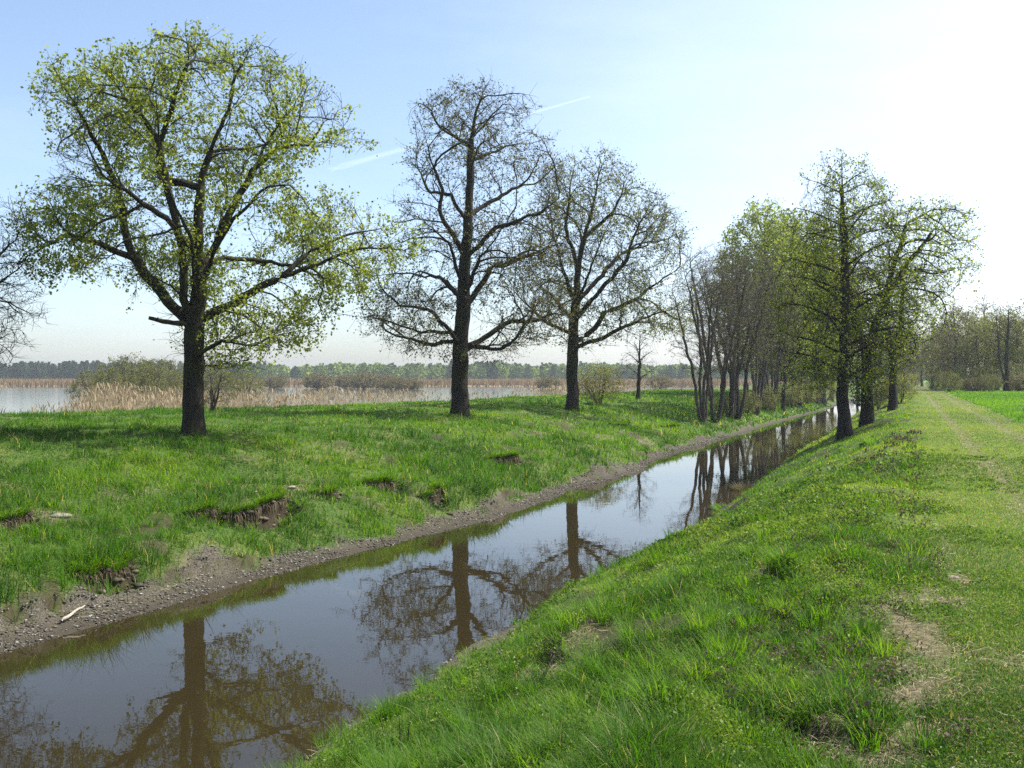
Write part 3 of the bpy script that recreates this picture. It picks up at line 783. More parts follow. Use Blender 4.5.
# --- third oak: wide, budding
b3 = hit(572, 411); D3 = b3[1]
o3 = [(572, 411), (573, 360), (576, 310), (580, 260), (590, 220), (600, 180), (606, 160)]
l3 = [(1.5, [(575, 345), (584, 338), (607, 312), (640, 297), (690, 262)]), (-2.5, [(574, 350), (590, 343), (620, 330), (650, 318), (688, 300)]), (3, [(577, 305), (605, 270), (625, 250), (655, 238), (672, 212)]),
      (2, [(574, 338), (545, 318), (525, 300), (508, 285)]), (-3, [(575, 305), (560, 270), (550, 240), (545, 205)]), (-2, [(578, 275), (565, 230), (570, 185)]), (3.5, [(577, 320), (560, 300), (535, 275)]),
      (-3.5, [(577, 320), (600, 290), (620, 265), (640, 215)]), (-2, [(585, 240), (610, 215), (625, 180)]), (4, [(578, 290), (585, 240), (580, 200)]), (-4, [(577, 310), (590, 270), (600, 240)])]
poly3 = [(575, 150), (602, 153), (628, 170), (645, 198), (668, 203), (688, 230), (694, 262), (700, 300), (690, 332), (650, 342), (615, 348), (575, 352), (540, 348), (512, 325), (508, 288), (522, 258), (530, 200), (550, 172)]
sk = px_skel(D3, b3, o3, l3, .34, .08)
att = poly_points(poly3, D3, 5200, .85, thr=.43, freq=2.1)
oak3 = grow(sk, att, .31, .0095, 'oak_bark', 'bud_green', twigs=2.2, twig_len=(.25, .9), twig_r=.009, leaf_n=3.4, leaf_size=(.07, .15), flare=.3, col=dict(step=.3, di=3.5, dk=.44, nmax=10000, center=b3 + np.array([0, 0, 3.0])), leaf_noise=(2.2, .36))
place(oak3, 'oak_tree', b3, 'wide low-branching oak with olive buds, farthest of three big meadow trees')
print('oak3', time.time() - T0)

# --- generic growth
def env_points(prof, n, thr=.3, freq=1.4, seed=4, off=lambda h: (0, 0)):
    h0, h1 = prof[0][0], prof[-1][0]
    hs, rs = zip(*prof); out = []
    rmax = max(rs); m = 0
    while m < n:
        p = R.uniform((-rmax, -rmax, h0), (rmax, rmax, h1), (n * 3, 3))
        p = p[np.hypot(p[:, 0], p[:, 1]) < np.interp(p[:, 2], hs, rs)]
        p = p[vnoise3(p / freq, seed) > thr]
        ox = np.array([off(h) for h in p[:, 2]]) if len(p) else np.zeros((0, 2))
        p[:, :2] += ox
        out.append(p); m += len(p)
    return np.concatenate(out)[:n]
def leader(h, lean=(0, 0), jit=.08, step=.3):
    sk = Skel(); sk.poly([(0, 0, 0), (lean[0] * .3, lean[1] * .3, h * .4), (lean[0], lean[1], h)], step, jit=jit); return sk
def laterals(sk, h0, h1, n, rfun, rise=.6, step=.3):
    for k in range(n):
        z = h0 + (h1 - h0) * (k + R.random()) / n
        a = k * 2.4 + R.uniform(-.4, .4); L = rfun(z) * R.uniform(.75, 1.05)
        i = sk.near(np.array([sk.pos[0][0], sk.pos[0][1], z]))
        i = int(np.argmin([abs(p[2] - z) + np.hypot(p[0] - sk.pos[0][0], p[1] - sk.pos[0][1]) * .05 for p in sk.pos[:int(len(sk.pos))]])) if False else i
        p = sk.pos[i]; e = p + np.array([math.cos(a) * L, math.sin(a) * L, L * rise]); m = (p + e) / 2 + np.array([0, 0, L * .05])
        sk.poly([p, m, e], step, par=i, jit=.05)
# tall alder on the right bank
ba = hit(845, 437)
Ha = ba[1] * (437 - 153) / F
prof = [(Ha * .16, 1.2), (Ha * .25, 2.6), (Ha * .5, 2.7), (Ha * .72, 2.1), (Ha * .88, 1.5), (Ha, .5)]
sk = leader(Ha, (-.1, .1), .05, .3); laterals(sk, Ha * .2, Ha * .93, 34, lambda z: np.interp(z, *zip(*prof)), .35)
alder = grow(sk, env_points(prof, 3400, .3, 1.0), .2, .008, 'alder_bark', 'alder_leaf', twigs=3.0, twig_len=(.2, .6), twig_r=.006, leaf_n=5.0, leaf_size=(.05, .105), col=dict(step=.26, di=2.5, dk=.36, nmax=8000), leaf_noise=(1.5, .30), hue_mu=.45)
place(alder, 'alder_tree', ba, 'tall slender alder with one straight dark trunk on the near bank beside the canal')
# forked alder with ivy
bb = hit(867, 424); Hb = bb[1] * (424 - 212) / F
sk = Skel(); sk.poly([(0, 0, 0), (.05, 0, 2.0), (-.1, .1, 3.0)], .3, jit=.04)
sk.poly([(-.1, .1, 3.0), (-.7, .2, 5.0), (-1.0, .3, 8.5), (-.8, .2, Hb * .93)], .3); sk.poly([(0, 0, 2.4), (.6, -.2, 5.0), (1.4, -.3, 8.0), (2.4, -.2, Hb)], .3); sk.poly([(.3, 0, 4), (1.8, .5, 6.5), (3.4, .6, 8.5)], .3)
prof = [(2.6, 1.0), (4, 2.6), (7, 3.6), (9.5, 3.0), (Hb, 1.0)]
forked = grow(sk, env_points(prof, 3400, .33, 1.3, 6, lambda h: (.7, 0)), .2, .009, 'alder_bark', 'alder_leaf_bright', twigs=2.3, twig_len=(.25, .7), twig_r=.008, leaf_n=3.6, leaf_size=(.06, .13), col=dict(step=.3, di=3, dk=.42, nmax=7500), leaf_noise=(1.7, .36), hue_mu=.62)
e = place(forked, 'alder_tree', bb, 'forked alder wrapped in ivy, just behind the tall slender alder on the near bank')
n = 2600; zz = R.uniform(.7, 5.2, n); aa = R.uniform(0, 6.28, n); rr = R.uniform(.28, .62, n) * np.interp(zz, [0, 1.5, 5.2], [.7, 1.15, 1.3])
lv, lq, lh = leaves(np.stack([rr * np.cos(aa) + np.interp(zz, [2, 5], [0, .1]), rr * np.sin(aa), zz], 1), R.uniform(.07, .14, n), np.clip(R.normal(.5, .25, n), 0, 1))
make_mesh('ivy', lv, quads=lq, mat=M['ivy_leaf'], attrs=dict(hue=lh), parent=e)
bc = hit(893, 410)
place(forked, 'alder_tree', bc, 'shorter forked alder on the near bank, third along the canal from the camera', rz=2.1, sc=.92 * Hb / Hb)
print('alders', time.time() - T0)
# bare multi-stemmed alders on the left bank
def multistem(n, H, spread, seed_leaf, att_n, leaf, leaf_n):
    sk = Skel(); root = sk.add((0, 0, 0), -1)
    for k in range(n):
        a = k / n * 6.28 + R.uniform(-.3, .3); sp_ = spread * R.uniform(.5, 1.1); h = H * R.uniform(.78, 1)
        sk.poly([(0, 0, 0), (math.cos(a) * .25, math.sin(a) * .25, .3), (math.cos(a) * sp_ * .28, math.sin(a) * sp_ * .28, h * .3), (math.cos(a) * sp_ * .62, math.sin(a) * sp_ * .62, h * .62), (math.cos(a) * sp_ * 1.1, math.sin(a) * sp_ * 1.1, h)], .35, par=root, jit=.07)
    prof = [(H * .27, spread * .6), (H * .45, spread * 1.1), (H * .75, spread * 1.35), (H * .95, spread * .9), (H * 1.03, spread * .5)]
    return grow(sk, env_points(prof, att_n, .28, 1.3, seed_leaf), .2, .008, 'grey_bark', leaf, twigs=1.8, twig_len=(.3, 1.0), twig_r=.007, leaf_n=leaf_n, leaf_size=(.06, .13), flare=.2, col=dict(step=.33, di=3, dk=.42, nmax=7500, trop=(0, 0, .4)), thick=.06, k_thick=9)
msA = multistem(5, 12.0, 2.6, 4, 1900, 'bud_green', .9)
msB = multistem(4, 11.5, 2.3, 14, 1500, 'bud', .6)
spots = [(703, 424, 'B', .3, .86, 'leaning bare stems nearest along the far waterside, left of the thicket'), (716, 422, 'B', 2.2, .98, 'slim bare trunks standing close to the leaning stems at the waterside'), (730, 419, 'A', 3.6, .95, 'upright bare clump between the slim trunks and the thick middle clump'), 
         (738, 419, 'A', .5, 1.0, 'thick many-stemmed bare clump in the middle of the waterside thicket'), (756, 415, 'A', 2.6, 1.02, 'many-stemmed bare tree right of the thick middle clump'),
         (772, 411, 'A', 4.4, .98, 'grey twiggy tree at the right end of the bare thicket')]
for px, py, kd, rz, sc, lab in spots:
    p = hit(px, py); place(msA if kd == 'A' else msB, 'bare_tree', p, lab, 'tree', 'bare waterside trees on the far bank', rz, sc)
# pale green willows
sk = leader(17, (.5, 0), .15, .5); laterals(sk, 4, 15, 22, lambda z: np.interp(z, [3, 8, 13, 17], [2.5, 4.2, 3.4, 1]), 1.0, .5)
willow = grow(sk, env_points([(2.5, 2), (5, 4.0), (10, 4.8), (14, 3.6), (17.5, 1.2)], 3200, .3, 1.8), .34, .013, 'grey_bark', 'willow_leaf', twigs=3.0, twig_len=(.4, 1.0), twig_r=.010, leaf_n=5.0, leaf_size=(.14, .30), col=dict(step=.45, di=4, dk=.6, nmax=6000), leaf_spread=.2, hue_mu=.5)
for x_, y_, rz, sc, lab in [(762, 400, 0, 1.12, 'pale yellow-green willow behind the bare waterside thicket'), (797, 402, 1.7, 1.18, 'pale green willow on the far bank, seen left of the tall slender alder'), (822, 401, 4.4, 1.1, 'willow on the far bank directly behind the tall slender alder')]:
    d = {762: 98, 797: 108, 735: 112, 822: 125}[x_]; X = (x_ - CX) / F * d; place(willow, 'willow_tree', (X, d, ground_at(X, d) - .1), lab, 'tree', 'pale willows behind the thicket', rz, sc)
# darker alders on the left bank farther on, and along the right bank
sk = leader(11, (.3, .1), .1, .4); laterals(sk, 2.2, 10, 22, lambda z: np.interp(z, [2, 5, 9, 11], [1.8, 2.8, 1.8, .5]), .5, .4)
mid = grow(sk, env_points([(1.2, 1.6), (4, 3.0), (7, 2.7), (11, .6)], 1500, .28, 1.2), .17, .011, 'alder_bark', 'alder_leaf_bright', twigs=1.6, twig_len=(.3, .8), twig_r=.009, leaf_n=4.5, leaf_size=(.08, .17), col=dict(step=.4, di=3, dk=.55, nmax=2600), leaf_spread=.15, hue_mu=.3, thick=.06, k_thick=8)
for px, py, rz, sc, lab in [(783, 411, 0, .95, 'bushy green alder on the far bank, first past the bare thicket'), (800, 407, 1.1, 1.05, 'bushy green alder on the far bank reflected beside two tree gaps'), (818, 404, 2.0, 1.0, 'bushy green alder on the far bank, last before the tall alder trunk hides the row'),
                            (793, 405, 4.1, 1.1, 'green alder set back between the first two alders of the far bank'), (810, 402, 5.2, 1.2, 'green alder set back on the far bank near the end of the row'), (832, 401, .5, 1.1, 'green alder on the far bank hidden partly by the tall alder trunk'), (858, 398, 2.7, 1.3, 'distant green alder on the far bank seen right of the tall alder trunk')]:
    p = hit(px, py); place(mid, 'alder_tree', p, lab, 'tree', 'alders along the far bank', rz, sc)
sk = leader(10, (.4, .1), .12, .4); laterals(sk, 2, 9, 20, lambda z: np.interp(z, [2, 5, 9, 10], [1.6, 2.6, 1.8, .5]), .6, .4)
brown = grow(sk, env_points([(1.5, 1.2), (4, 2.6), (7, 2.6), (10, .6)], 1500, .28, 1.2), .15, .011, 'grey_bark', 'brown_leaf', twigs=2.2, twig_len=(.3, .9), twig_r=.011, leaf_n=1.6, leaf_size=(.10, .2), col=dict(step=.4, di=3, dk=.55, nmax=2600), leaf_spread=.15, thick=.06, k_thick=8)
for px, d, t_, rz, sc, lab in [(886, 100, -1.6, 0, .9, 'brownish budding tree on the near bank behind the forked alders'), (898, 118, -1.3, 1.3, .95, 'brownish tree on the near bank with its crown over the end of the track'), (905, 140, -1.6, 2.4, .95, 'far brownish tree on the near bank at the end of the row'), (880, 165, -8, .7, 1.2, 'distant twiggy tree where the canal disappears')]:
    X = (px - CX) / F * d; place(brown, 'budding_tree', (X, d, ground_at(X, d) - .05), lab, 'tree', 'brown budding trees at the end of the row', rz, sc)
print('row', time.time() - T0)
# young bare tree and bushes on the meadow
sk = leader(5.6, (.15, 0), .05, .25); laterals(sk, 1.6, 5, 14, lambda z: np.interp(z, [1.5, 3, 5.6], [1.4, 1.6, .4]), .7, .25)
young = grow(sk, env_points([(1.3, .8), (3, 1.6), (5.6, .4)], 420, .2, 1), .13, .008, 'alder_bark', 'bud', twigs=1.2, twig_len=(.25, .6), twig_r=.008, leaf_n=.5, leaf_size=(.06, .1), col=dict(step=.28, di=2.5, dk=.4, nmax=1500), thick=.035, k_thick=7)
p = hit(638, 399); place(young, 'young_tree', p, 'thin young bare tree standing alone at the lake edge of the meadow', 'tree', sc=p[1] * (399 - 328) / F / 5.6)
def shrub(H, W, nst, leaf, leaf_n, lsize, att_n, bark='grey_bark', hue=.5, r=.05):
    sk = Skel(); root = sk.add((0, 0, 0), -1)
    for k in range(nst):
        a = R.uniform(0, 6.28); q = W * R.uniform(.2, .9); h = H * R.uniform(.6, .95)
        sk.poly([(0, 0, 0), (math.cos(a) * .15, math.sin(a) * .15, .15), (math.cos(a) * q * .6, math.sin(a) * q * .6, h * .6), (math.cos(a) * q, math.sin(a) * q, h)], .2, par=root, jit=.05)
    prof = [(H * .08, W * .55), (H * .35, W), (H * .7, W * .85), (H, W * .3)]
    return grow(sk, env_points(prof, att_n, .3, H * .2), r * 2.2, .006, bark, leaf, twigs=2.4, twig_len=(.15, .5), twig_r=.006, leaf_n=leaf_n, leaf_size=lsize, flare=0, col=dict(step=.22, di=2, dk=.3, nmax=2400, trop=(0, 0, .2)), thick=.03, k_thick=6, leaf_spread=.1, hue_mu=hue, leaf_noise=(H * .12, .36))
green_bush = shrub(2.6, 1.6, 9, 'scrub_leaf', 7.0, (.05, .10), 900, hue=.8)
p = hit(599, 405); place(green_bush, 'bush', p, 'round olive green bush beside the trunk of the farthest big oak', 'bush', sc=p[1] * 41 / F / 2.6)
for k, (px, py, sc, lab) in enumerate([(722, 417, .55, 'low green bush at the foot of the leaning bare stems'), (747, 414, .7, 'green undergrowth bush under the bare thicket by the water'), (765, 411, .8, 'green undergrowth bush at the right end of the bare thicket'), (790, 407, .95, 'green waterside bush under the first green alder of the far bank'),
                                       (808, 405, 1.0, 'green waterside bush between the green alders of the far bank'), (826, 402, 1.1, 'green waterside bush just left of the tall alder trunk'), (878, 409, .75, 'leafy bush between the forked alders on the near bank'), (900, 404, .8, 'leafy bush on the near bank at the foot of the last alder')]):
    p = hit(px, py); place(green_bush, 'bush', p, lab, 'bush', 'bushes under the waterside trees', k * 1.7, sc)
scrub = shrub(4.6, 3.0, 14, 'scrub_leaf', 4.2, (.06, .15), 1300)
for px, D, rz, sc, lab in [(92, 104, 0, .85, 'low olive willow scrub at the left edge of the reed bed'), (128, 96, 1.4, 1.15, 'tall olive willow scrub behind the reeds left of the leafy oak'), (160, 100, 2.7, 1.1, 'willow scrub behind the reeds close to the leafy oak trunk'), (212, 108, 3.9, 1.0, 'willow scrub among the reeds right behind the leafy oak trunk'), (245, 118, 5.1, .85, 'low willow scrub right of the leafy oak at the lake'), (178, 92, .8, .8, 'small willow scrub tucked behind the leafy oak trunk')]:
    X = (px - CX) / F * D; place(scrub, 'willow_scrub', (X, D, max(ground_at(X, D), LAKE_Z - .25)), lab, 'bush', 'willow scrub at the lake', rz, sc)
thin = shrub(2.6, 1.7, 4, 'bud_green', 1.2, (.06, .11), 420, r=.06)
p = hit(212, 412); place(thin, 'shrub', p, 'sparse crooked shrub at the meadow edge, just right of the leafy oak', 'bush', sc=p[1] * 50 / F / 2.6)
grey_scrub = shrub(3.2, 3.6, 12, 'brown_leaf', 2.6, (.16, .32), 700)
k = 0
for px, D, sc, lab in [(318, 262, 1.3, 'grey-brown scrub on the reed shore, left one across the lake'), (345, 290, 1.2, 'grey-brown scrub among the far reeds'), (364, 255, 1.3, 'grey-green scrub in the far reeds left of the dark island'), (385, 262, 1.2, 'scrub at the tip of the far reed shore'), (398, 240, 1.0, 'dark scrub island in the open lake, left half'), (412, 243, .9, 'dark scrub island in the open lake, right half'), (275, 270, 1.1, 'scrub in the far reeds seen past the leafy oak'), (548, 250, 1.0, 'scrub in the far reeds between the two bare oaks'), (660, 260, 1.1, 'low scrub across the lake right of the young bare tree')]:
    X = (px - CX) / F * D; k += 1
    place(grey_scrub, 'scrub', (X, D, max(ground_at(X, D), LAKE_Z - .2)), lab, 'bush', 'scrub across the lake', k * 1.3, sc)
# bare tree whose limbs reach in from the left
D = 25.0; X = (-62 - CX) / F * D
place(oak3, 'bare_tree', (X, D, ground_at(X, D)), 'leafless tree whose thin branches reach in at the left edge', 'tree', None, 2.4, .62, .5, skip=('foliage',))
print('bushes', time.time() - T0)
# wood on the right
sk = leader(10, (.2, .2), .15, .5); laterals(sk, 2, 9, 18, lambda z: np.interp(z, [2, 5, 9, 10], [2.0, 3.0, 2.0, .6]), .6, .5)
woodA = grow(sk, env_points([(1.0, 1.6), (4, 3.2), (7, 3.0), (10.2, .8)], 1100, .25, 1.4), .22, .015, 'grey_bark', 'scrub_leaf', twigs=2.6, twig_len=(.4, 1.0), twig_r=.012, leaf_n=5, leaf_size=(.12, .26), col=dict(step=.5, di=4, dk=.7, nmax=2000), leaf_spread=.25, hue_mu=.6, thick=.07, k_thick=7)
sk = leader(11, (.2, -.2), .15, .5); laterals(sk, 2, 10, 18, lambda z: np.interp(z, [2, 5, 9, 11], [1.6, 2.6, 1.8, .6]), .7, .5)
woodB = grow(sk, env_points([(1.2, 1.4), (4, 2.6), (7, 2.5), (11, .6)], 1000, .25, 1.3), .22, .015, 'grey_bark', 'brown_leaf', twigs=2.6, twig_len=(.4, 1.0), twig_r=.013, leaf_n=3.2, leaf_size=(.12, .28), col=dict(step=.5, di=4, dk=.7, nmax=2000), leaf_spread=.2, hue_mu=.5, thick=.07, k_thick=7)
ws = [(932, 150, 'B', .85, 'brown tree at the left end of the wood behind the field'), (944, 140, 'A', .95, 'olive tree second from the left end of the wood'), (956, 128, 'B', 1.0, 'brown tree behind the round bush at the field edge'), (966, 134, 'A', 1.12, 'olive tree with a rounded top in the middle of the wood'), (978, 124, 'A', .9, 'olive tree in the front of the wood, right of the round bush'),
      (986, 138, 'B', 1.12, 'brown tree at the back of the wood, left of the twin-trunk tree'), (997, 126, 'A', 1.0, 'olive tree just left of the twin-trunk tree'), (1018, 124, 'A', .95, 'olive tree right of the twin-trunk tree'), (1030, 132, 'B', 1.1, 'brown tree at the right end of the wood, cut by the frame'), (1045, 126, 'A', 1.0, 'olive tree in the wood beyond the right frame edge'),
      (922, 190, 'A', 1.0, 'small distant olive tree at the end of the track'), (938, 175, 'A', 1.0, 'distant olive tree behind the left end of the wood'), (1008, 145, 'A', 1.15, 'pale tree top rising behind the twin-trunk tree'), (952, 160, 'B', 1.15, 'tall brown tree at the back of the wood above the round bush'), (900, 230, 'B', 1.1, 'far tree closing the view at the end of the track'), (912, 250, 'A', 1.0, 'hazy far tree just right of the end of the canal')]
for k, (px, D, kd, sc, lab) in enumerate(ws):
    X = (px - CX) / F * D; place(woodA if kd == 'A' else woodB, 'wood_tree', (X, D, ground_at(X, D) - .05), lab, 'tree', 'trees of the wood behind the field', k * 1.9, sc)
sk = Skel(); sk.poly([(0, 0, 0), (.1, 0, 4), (.3, 0, 10)], .4); sk.poly([(0, 0, .5), (-.7, .1, 4), (-1.0, .2, 9.5)], .4); laterals(sk, 4, 9.5, 16, lambda z: np.interp(z, [3, 6, 10], [1.2, 2.0, .5]), .8, .4)
twin = grow(sk, env_points([(3.5, 1.0), (6, 2.2), (10.3, .8)], 500, .25, 1.2, 4, lambda h: (-.3, 0)), .24, .013, 'alder_bark', 'bud', twigs=1.6, twig_len=(.3, .8), twig_r=.012, leaf_n=.8, leaf_size=(.08, .16), col=dict(step=.4, di=3, dk=.6, nmax=1600), thick=.06, k_thick=8)
D = 112; X = (1006 - CX) / F * D; place(twin, 'alder_tree', (X, D, ground_at(X, D)), 'bare tree with twin dark trunks at the edge of the field', 'tree', sc=.98)
for k, (px, D, kd, sc, lab) in enumerate([(949, 108, 'S', .50, 'round reddish-olive bush at the near corner of the wood'), (972, 112, 'G', .5, 'low brown bush along the field edge right of the round bush'), (990, 113, 'S', .45, 'low olive bush left of the twin-trunk tree'), (1020, 112, 'G', .6, 'brown bush right of the twin-trunk tree'), (936, 125, 'S', .42, 'low bush at the left foot of the wood'), (962, 122, 'S', .7, 'olive underwood behind the round bush'), (985, 121, 'S', .7, 'olive underwood in front of the wood trees'), (1012, 120, 'S', .75, 'olive underwood behind the twin-trunk tree'), (915, 205, 'S', .6, 'low hedge bush across the end of the track'), (900, 200, 'S', .6, 'low hedge bush beside the end of the canal')]):
    X = (px - CX) / F * D; place(scrub if kd == 'S' else grey_scrub, 'bush', (X, D, ground_at(X, D) - .05), lab, 'bush', 'bushes along the edge of the wood', k * 2.2, sc)
print('wood', time.time() - T0)
# far forest across the lake
def far_forest():
    V, Q, H = [], [], []; off = 0
    for k in range(1700):
        D = R.uniform(600, 720); px = R.uniform(-330, 960); X = (px - CX) / F * D
        z = ground_at(X, D)
        con = fbm2(np.array([px * .012]), np.array([0.]), 201)[0] + R.normal(0, .08) > (.35 if px < 90 else .55)
        h = R.uniform(8.5, 12) * (1.05 if con else .9) * (.85 + .3 * fbm2(np.array([px * .03]), np.array([1.]), 211)[0]); w = h * (.22 if con else .40)
        n = 110
        u = R.random(n); rr = w * (np.sqrt(np.clip(1 - u ** 1.5, .05, 1)) if con else np.sqrt(np.clip(1 - (2 * u - .9) ** 2, .08, 1))); a = R.uniform(0, 6.28, n)
        c = np.stack([X + rr * np.cos(a) * R.random(n) ** .4, D + rr * np.sin(a) * R.random(n) ** .4, z + u * h], 1)
        hue = np.clip((.16 if con else R.choice([.4, .55, .75, .9])) + R.normal(0, .08, n), 0, 1)
        lv, lq, lh = leaves(c, R.uniform(1.3, 2.8, n), hue)
        V.append(lv); Q.append(lq + off); H.append(lh); off += len(lv)
    tag(make_mesh('far_forest', np.concatenate(V), quads=np.concatenate(Q), mat=M['forest_leaf'], attrs=dict(hue=np.concatenate(H))), 'far mixed forest along the opposite shore of the lake', 'forest', kind='stuff')
far_forest()
print('forest', time.time() - T0)

# ------------------------------------------------------------------ small ground cover
def stones(name, x, y, size, stops, squash=.55, sink=.2):
    n = len(x); z = height(x, y)
    o = np.array([(1, 0, 0), (0, 1, 0), (-1, 0, 0), (0, -1, 0), (0, 0, 1), (0, 0, -1), (.7, .7, .5), (-.7, .7, .5), (-.7, -.7, .5), (.7, -.7, .5)], float)
    f = np.array([(0, 6, 4), (6, 1, 4), (1, 7, 4), (7, 2, 4), (2, 8, 4), (8, 3, 4), (3, 9, 4), (9, 0, 4), (0, 1, 6), (1, 2, 7), (2, 3, 8), (3, 0, 9), (1, 0, 5), (2, 1, 5), (3, 2, 5), (0, 3, 5)])
    v = o[None] * R.uniform(.6, 1.25, (n, 10, 1)) * size[:, None, None] * np.array([1, 1, squash])
    a = R.uniform(0, 6.28, n); c, s_ = np.cos(a)[:, None], np.sin(a)[:, None]
    st = R.uniform(.7, 1.5, n)[:, None]
    vx = v[..., 0] * st
    X = vx * c - v[..., 1] * s_ + x[:, None]; Y = vx * s_ + v[..., 1] * c + y[:, None]; Z = v[..., 2] + (z + size * sink)[:, None]
    m, nt, out = new_mat(name)
    col = ramp(nt, stops, attr(nt, 'hue')); b = N(nt, 'ShaderNodeBsdfPrincipled', Roughness=.85); nt.links.new(col, b.inputs['Base Color'])
    bp = N(nt, 'ShaderNodeBump', Strength=.6, Distance=.02); nt.links.new(noise(nt, 60, 4), bp.inputs['Height']); nt.links.new(bp.outputs[0], b.inputs['Normal'])
    nt.links.new(b.outputs[0], out.inputs[0])
    return make_mesh(name, np.stack([X, Y, Z], -1).reshape(-1, 3), tris=((np.arange(n) * 10)[:, None, None] + f[None]).reshape(-1, 3), mat=m, attrs=dict(hue=np.repeat(R.random(n), 10)))
s = R.uniform(6, 62, 42000); s = 6 + 56 * R.random(42000) ** 1.6
t = t_left(s) - R.uniform(-.03, 1.2, len(s)) ** 1.0
x, y = to_xy(s, t); b_, mu, _, _ = masks(x, y)
kp = (mu > .5) & (fbm2(x * 1.4, y * 1.4, 221) + R.normal(0, .1, len(s)) > .42)
x, y, s = x[kp], y[kp], s[kp]
o = stones('mud_clods', x, y, R.uniform(.004, .013, len(x)) * (1 + s * .014) * R.choice([1, 1, 1, 2.0], len(x)), [(0, (.03, .026, .02)), (.5, (.085, .075, .058)), (.85, (.18, .16, .13)), (1, (.40, .37, .31))])
tag(o, 'grey mud clods and shell bits along the far waterline', 'mud', kind='stuff')
fx, fy, fs = [], [], []
for (cs, ct, L, h, w, side) in CUTS:
    n = int(L * (150 if side > 0 else 160)); ss = cs + R.uniform(-L, L, n) * .9; tt = np.full(n, ct)
    for _ in range(5):
        q, a = cut_q(ss, tt, cs, ct, L, side); tt = tt - side * q
    tt = tt + side * np.abs(R.normal(.06, .16 if side > 0 else .07, n)); a_, b_ = to_xy(ss, tt)
    fx.append(a_); fy.append(b_); fs.append(R.uniform(.012, .05, n) * R.choice([1, 1, 1, 2.0], n) * (1 if side > 0 else .4))
o = stones('fallen_soil', np.concatenate(fx), np.concatenate(fy), np.concatenate(fs), [(0, (.02, .014, .009)), (.6, (.07, .052, .034)), (1, (.16, .125, .085))], .7, .1)
tag(o, 'crumbled brown soil fallen below the slumped edges', 'soil', kind='stuff')
# red dead-nettle patches on the near bank
def herbs():
    x, y = scatter(90000, 3.3, 24); s, t = to_st(x, y); b, mu, mo, cr = masks(x, y)
    nz = fbm2(x * .9, y * .9, 241, 3)
    kp = (t > t_right(s) + .25) & (t < 3.4) & (b < .45) & (nz + R.normal(0, .06, len(x)) > np.where(mo > .5, .56, .46))
    x, y, mo = x[kp], y[kp], mo[kp]; z = height(x, y); D = np.hypot(x, y); n = len(x); m = 7
    h = R.uniform(.03, .10, n) * (1 - .55 * mo); sp_ = R.uniform(.02, .06, n) * (1 + .03 * D)
    a = R.uniform(0, 6.28, (n, m)); q = np.sqrt(R.random((n, m)))
    c = np.stack([x[:, None] + sp_[:, None] * q * np.cos(a), y[:, None] + sp_[:, None] * q * np.sin(a), z[:, None] + h[:, None] * R.uniform(.4, 1, (n, m))], -1).reshape(-1, 3)
    patch = np.repeat(np.clip(.5 + 1.6 * (fbm2(x * 2, y * 2, 251, 2) - .5), 0, 1), m)
    lv, lq, lh = leaves(c, np.repeat(np.maximum(.016, .0026 * D) * (1 - .3 * mo), m) * R.uniform(.7, 1.4, n * m), np.clip(patch + R.normal(0, .18, n * m), 0, 1), -1.2)
    tag(make_mesh('low_herbs', lv, quads=lq, mat=M['herb'], attrs=dict(hue=lh)), 'small broad-leaved herbs mixed into the grass of the near bank', 'weeds', kind='stuff')
herbs()
def litter():
    x, y = scatter(220000, 3.2, 32); s, t = to_st(x, y); b, mu, mo, cr = masks(x, y)
    near = (t > t_right(s) + .05) & (t < 3.5); far_ = (t < t_left(s) - .3) & (t > -17)
    kp = (near | far_) & (R.random(len(x)) < np.clip(.035 + 1.0 * b + .3 * mu, 0, .9))
    x, y = x[kp], y[kp]; z = height(x, y); D = np.hypot(x, y); n = len(x)
    a = R.uniform(0, 6.28, n); L_ = R.uniform(.03, .10, n); e = R.uniform(-.1, .35, n)
    d = np.stack([np.cos(a), np.sin(a), e], 1); sd = np.stack([-np.sin(a), np.cos(a), R.normal(0, .3, n)], 1) * np.maximum(.0011, .00026 * D)[:, None]
    p0 = np.stack([x, y, z + R.uniform(.003, .03, n)], 1); p1 = p0 + d * (L_ * .55)[:, None]; p2 = p1 + (d * np.array([1, 1, -.8]) + R.normal(0, .25, (n, 3))) * (L_ * .45)[:, None]
    V = np.stack([p0 - sd, p0 + sd, p1 - sd, p1 + sd, p2], 1).reshape(-1, 3); o_ = (np.arange(n) * 5)[:, None]
    tag(make_mesh('dry_litter', V, o_ + np.array([[0, 1, 3, 2]]), o_ + np.array([[2, 3, 4]]), M['litter'], attrs=dict(hue=np.repeat(R.random(n), 5))), 'dry dead grass stalks lying in the worn patches and turf', 'litter', kind='stuff')
litter()
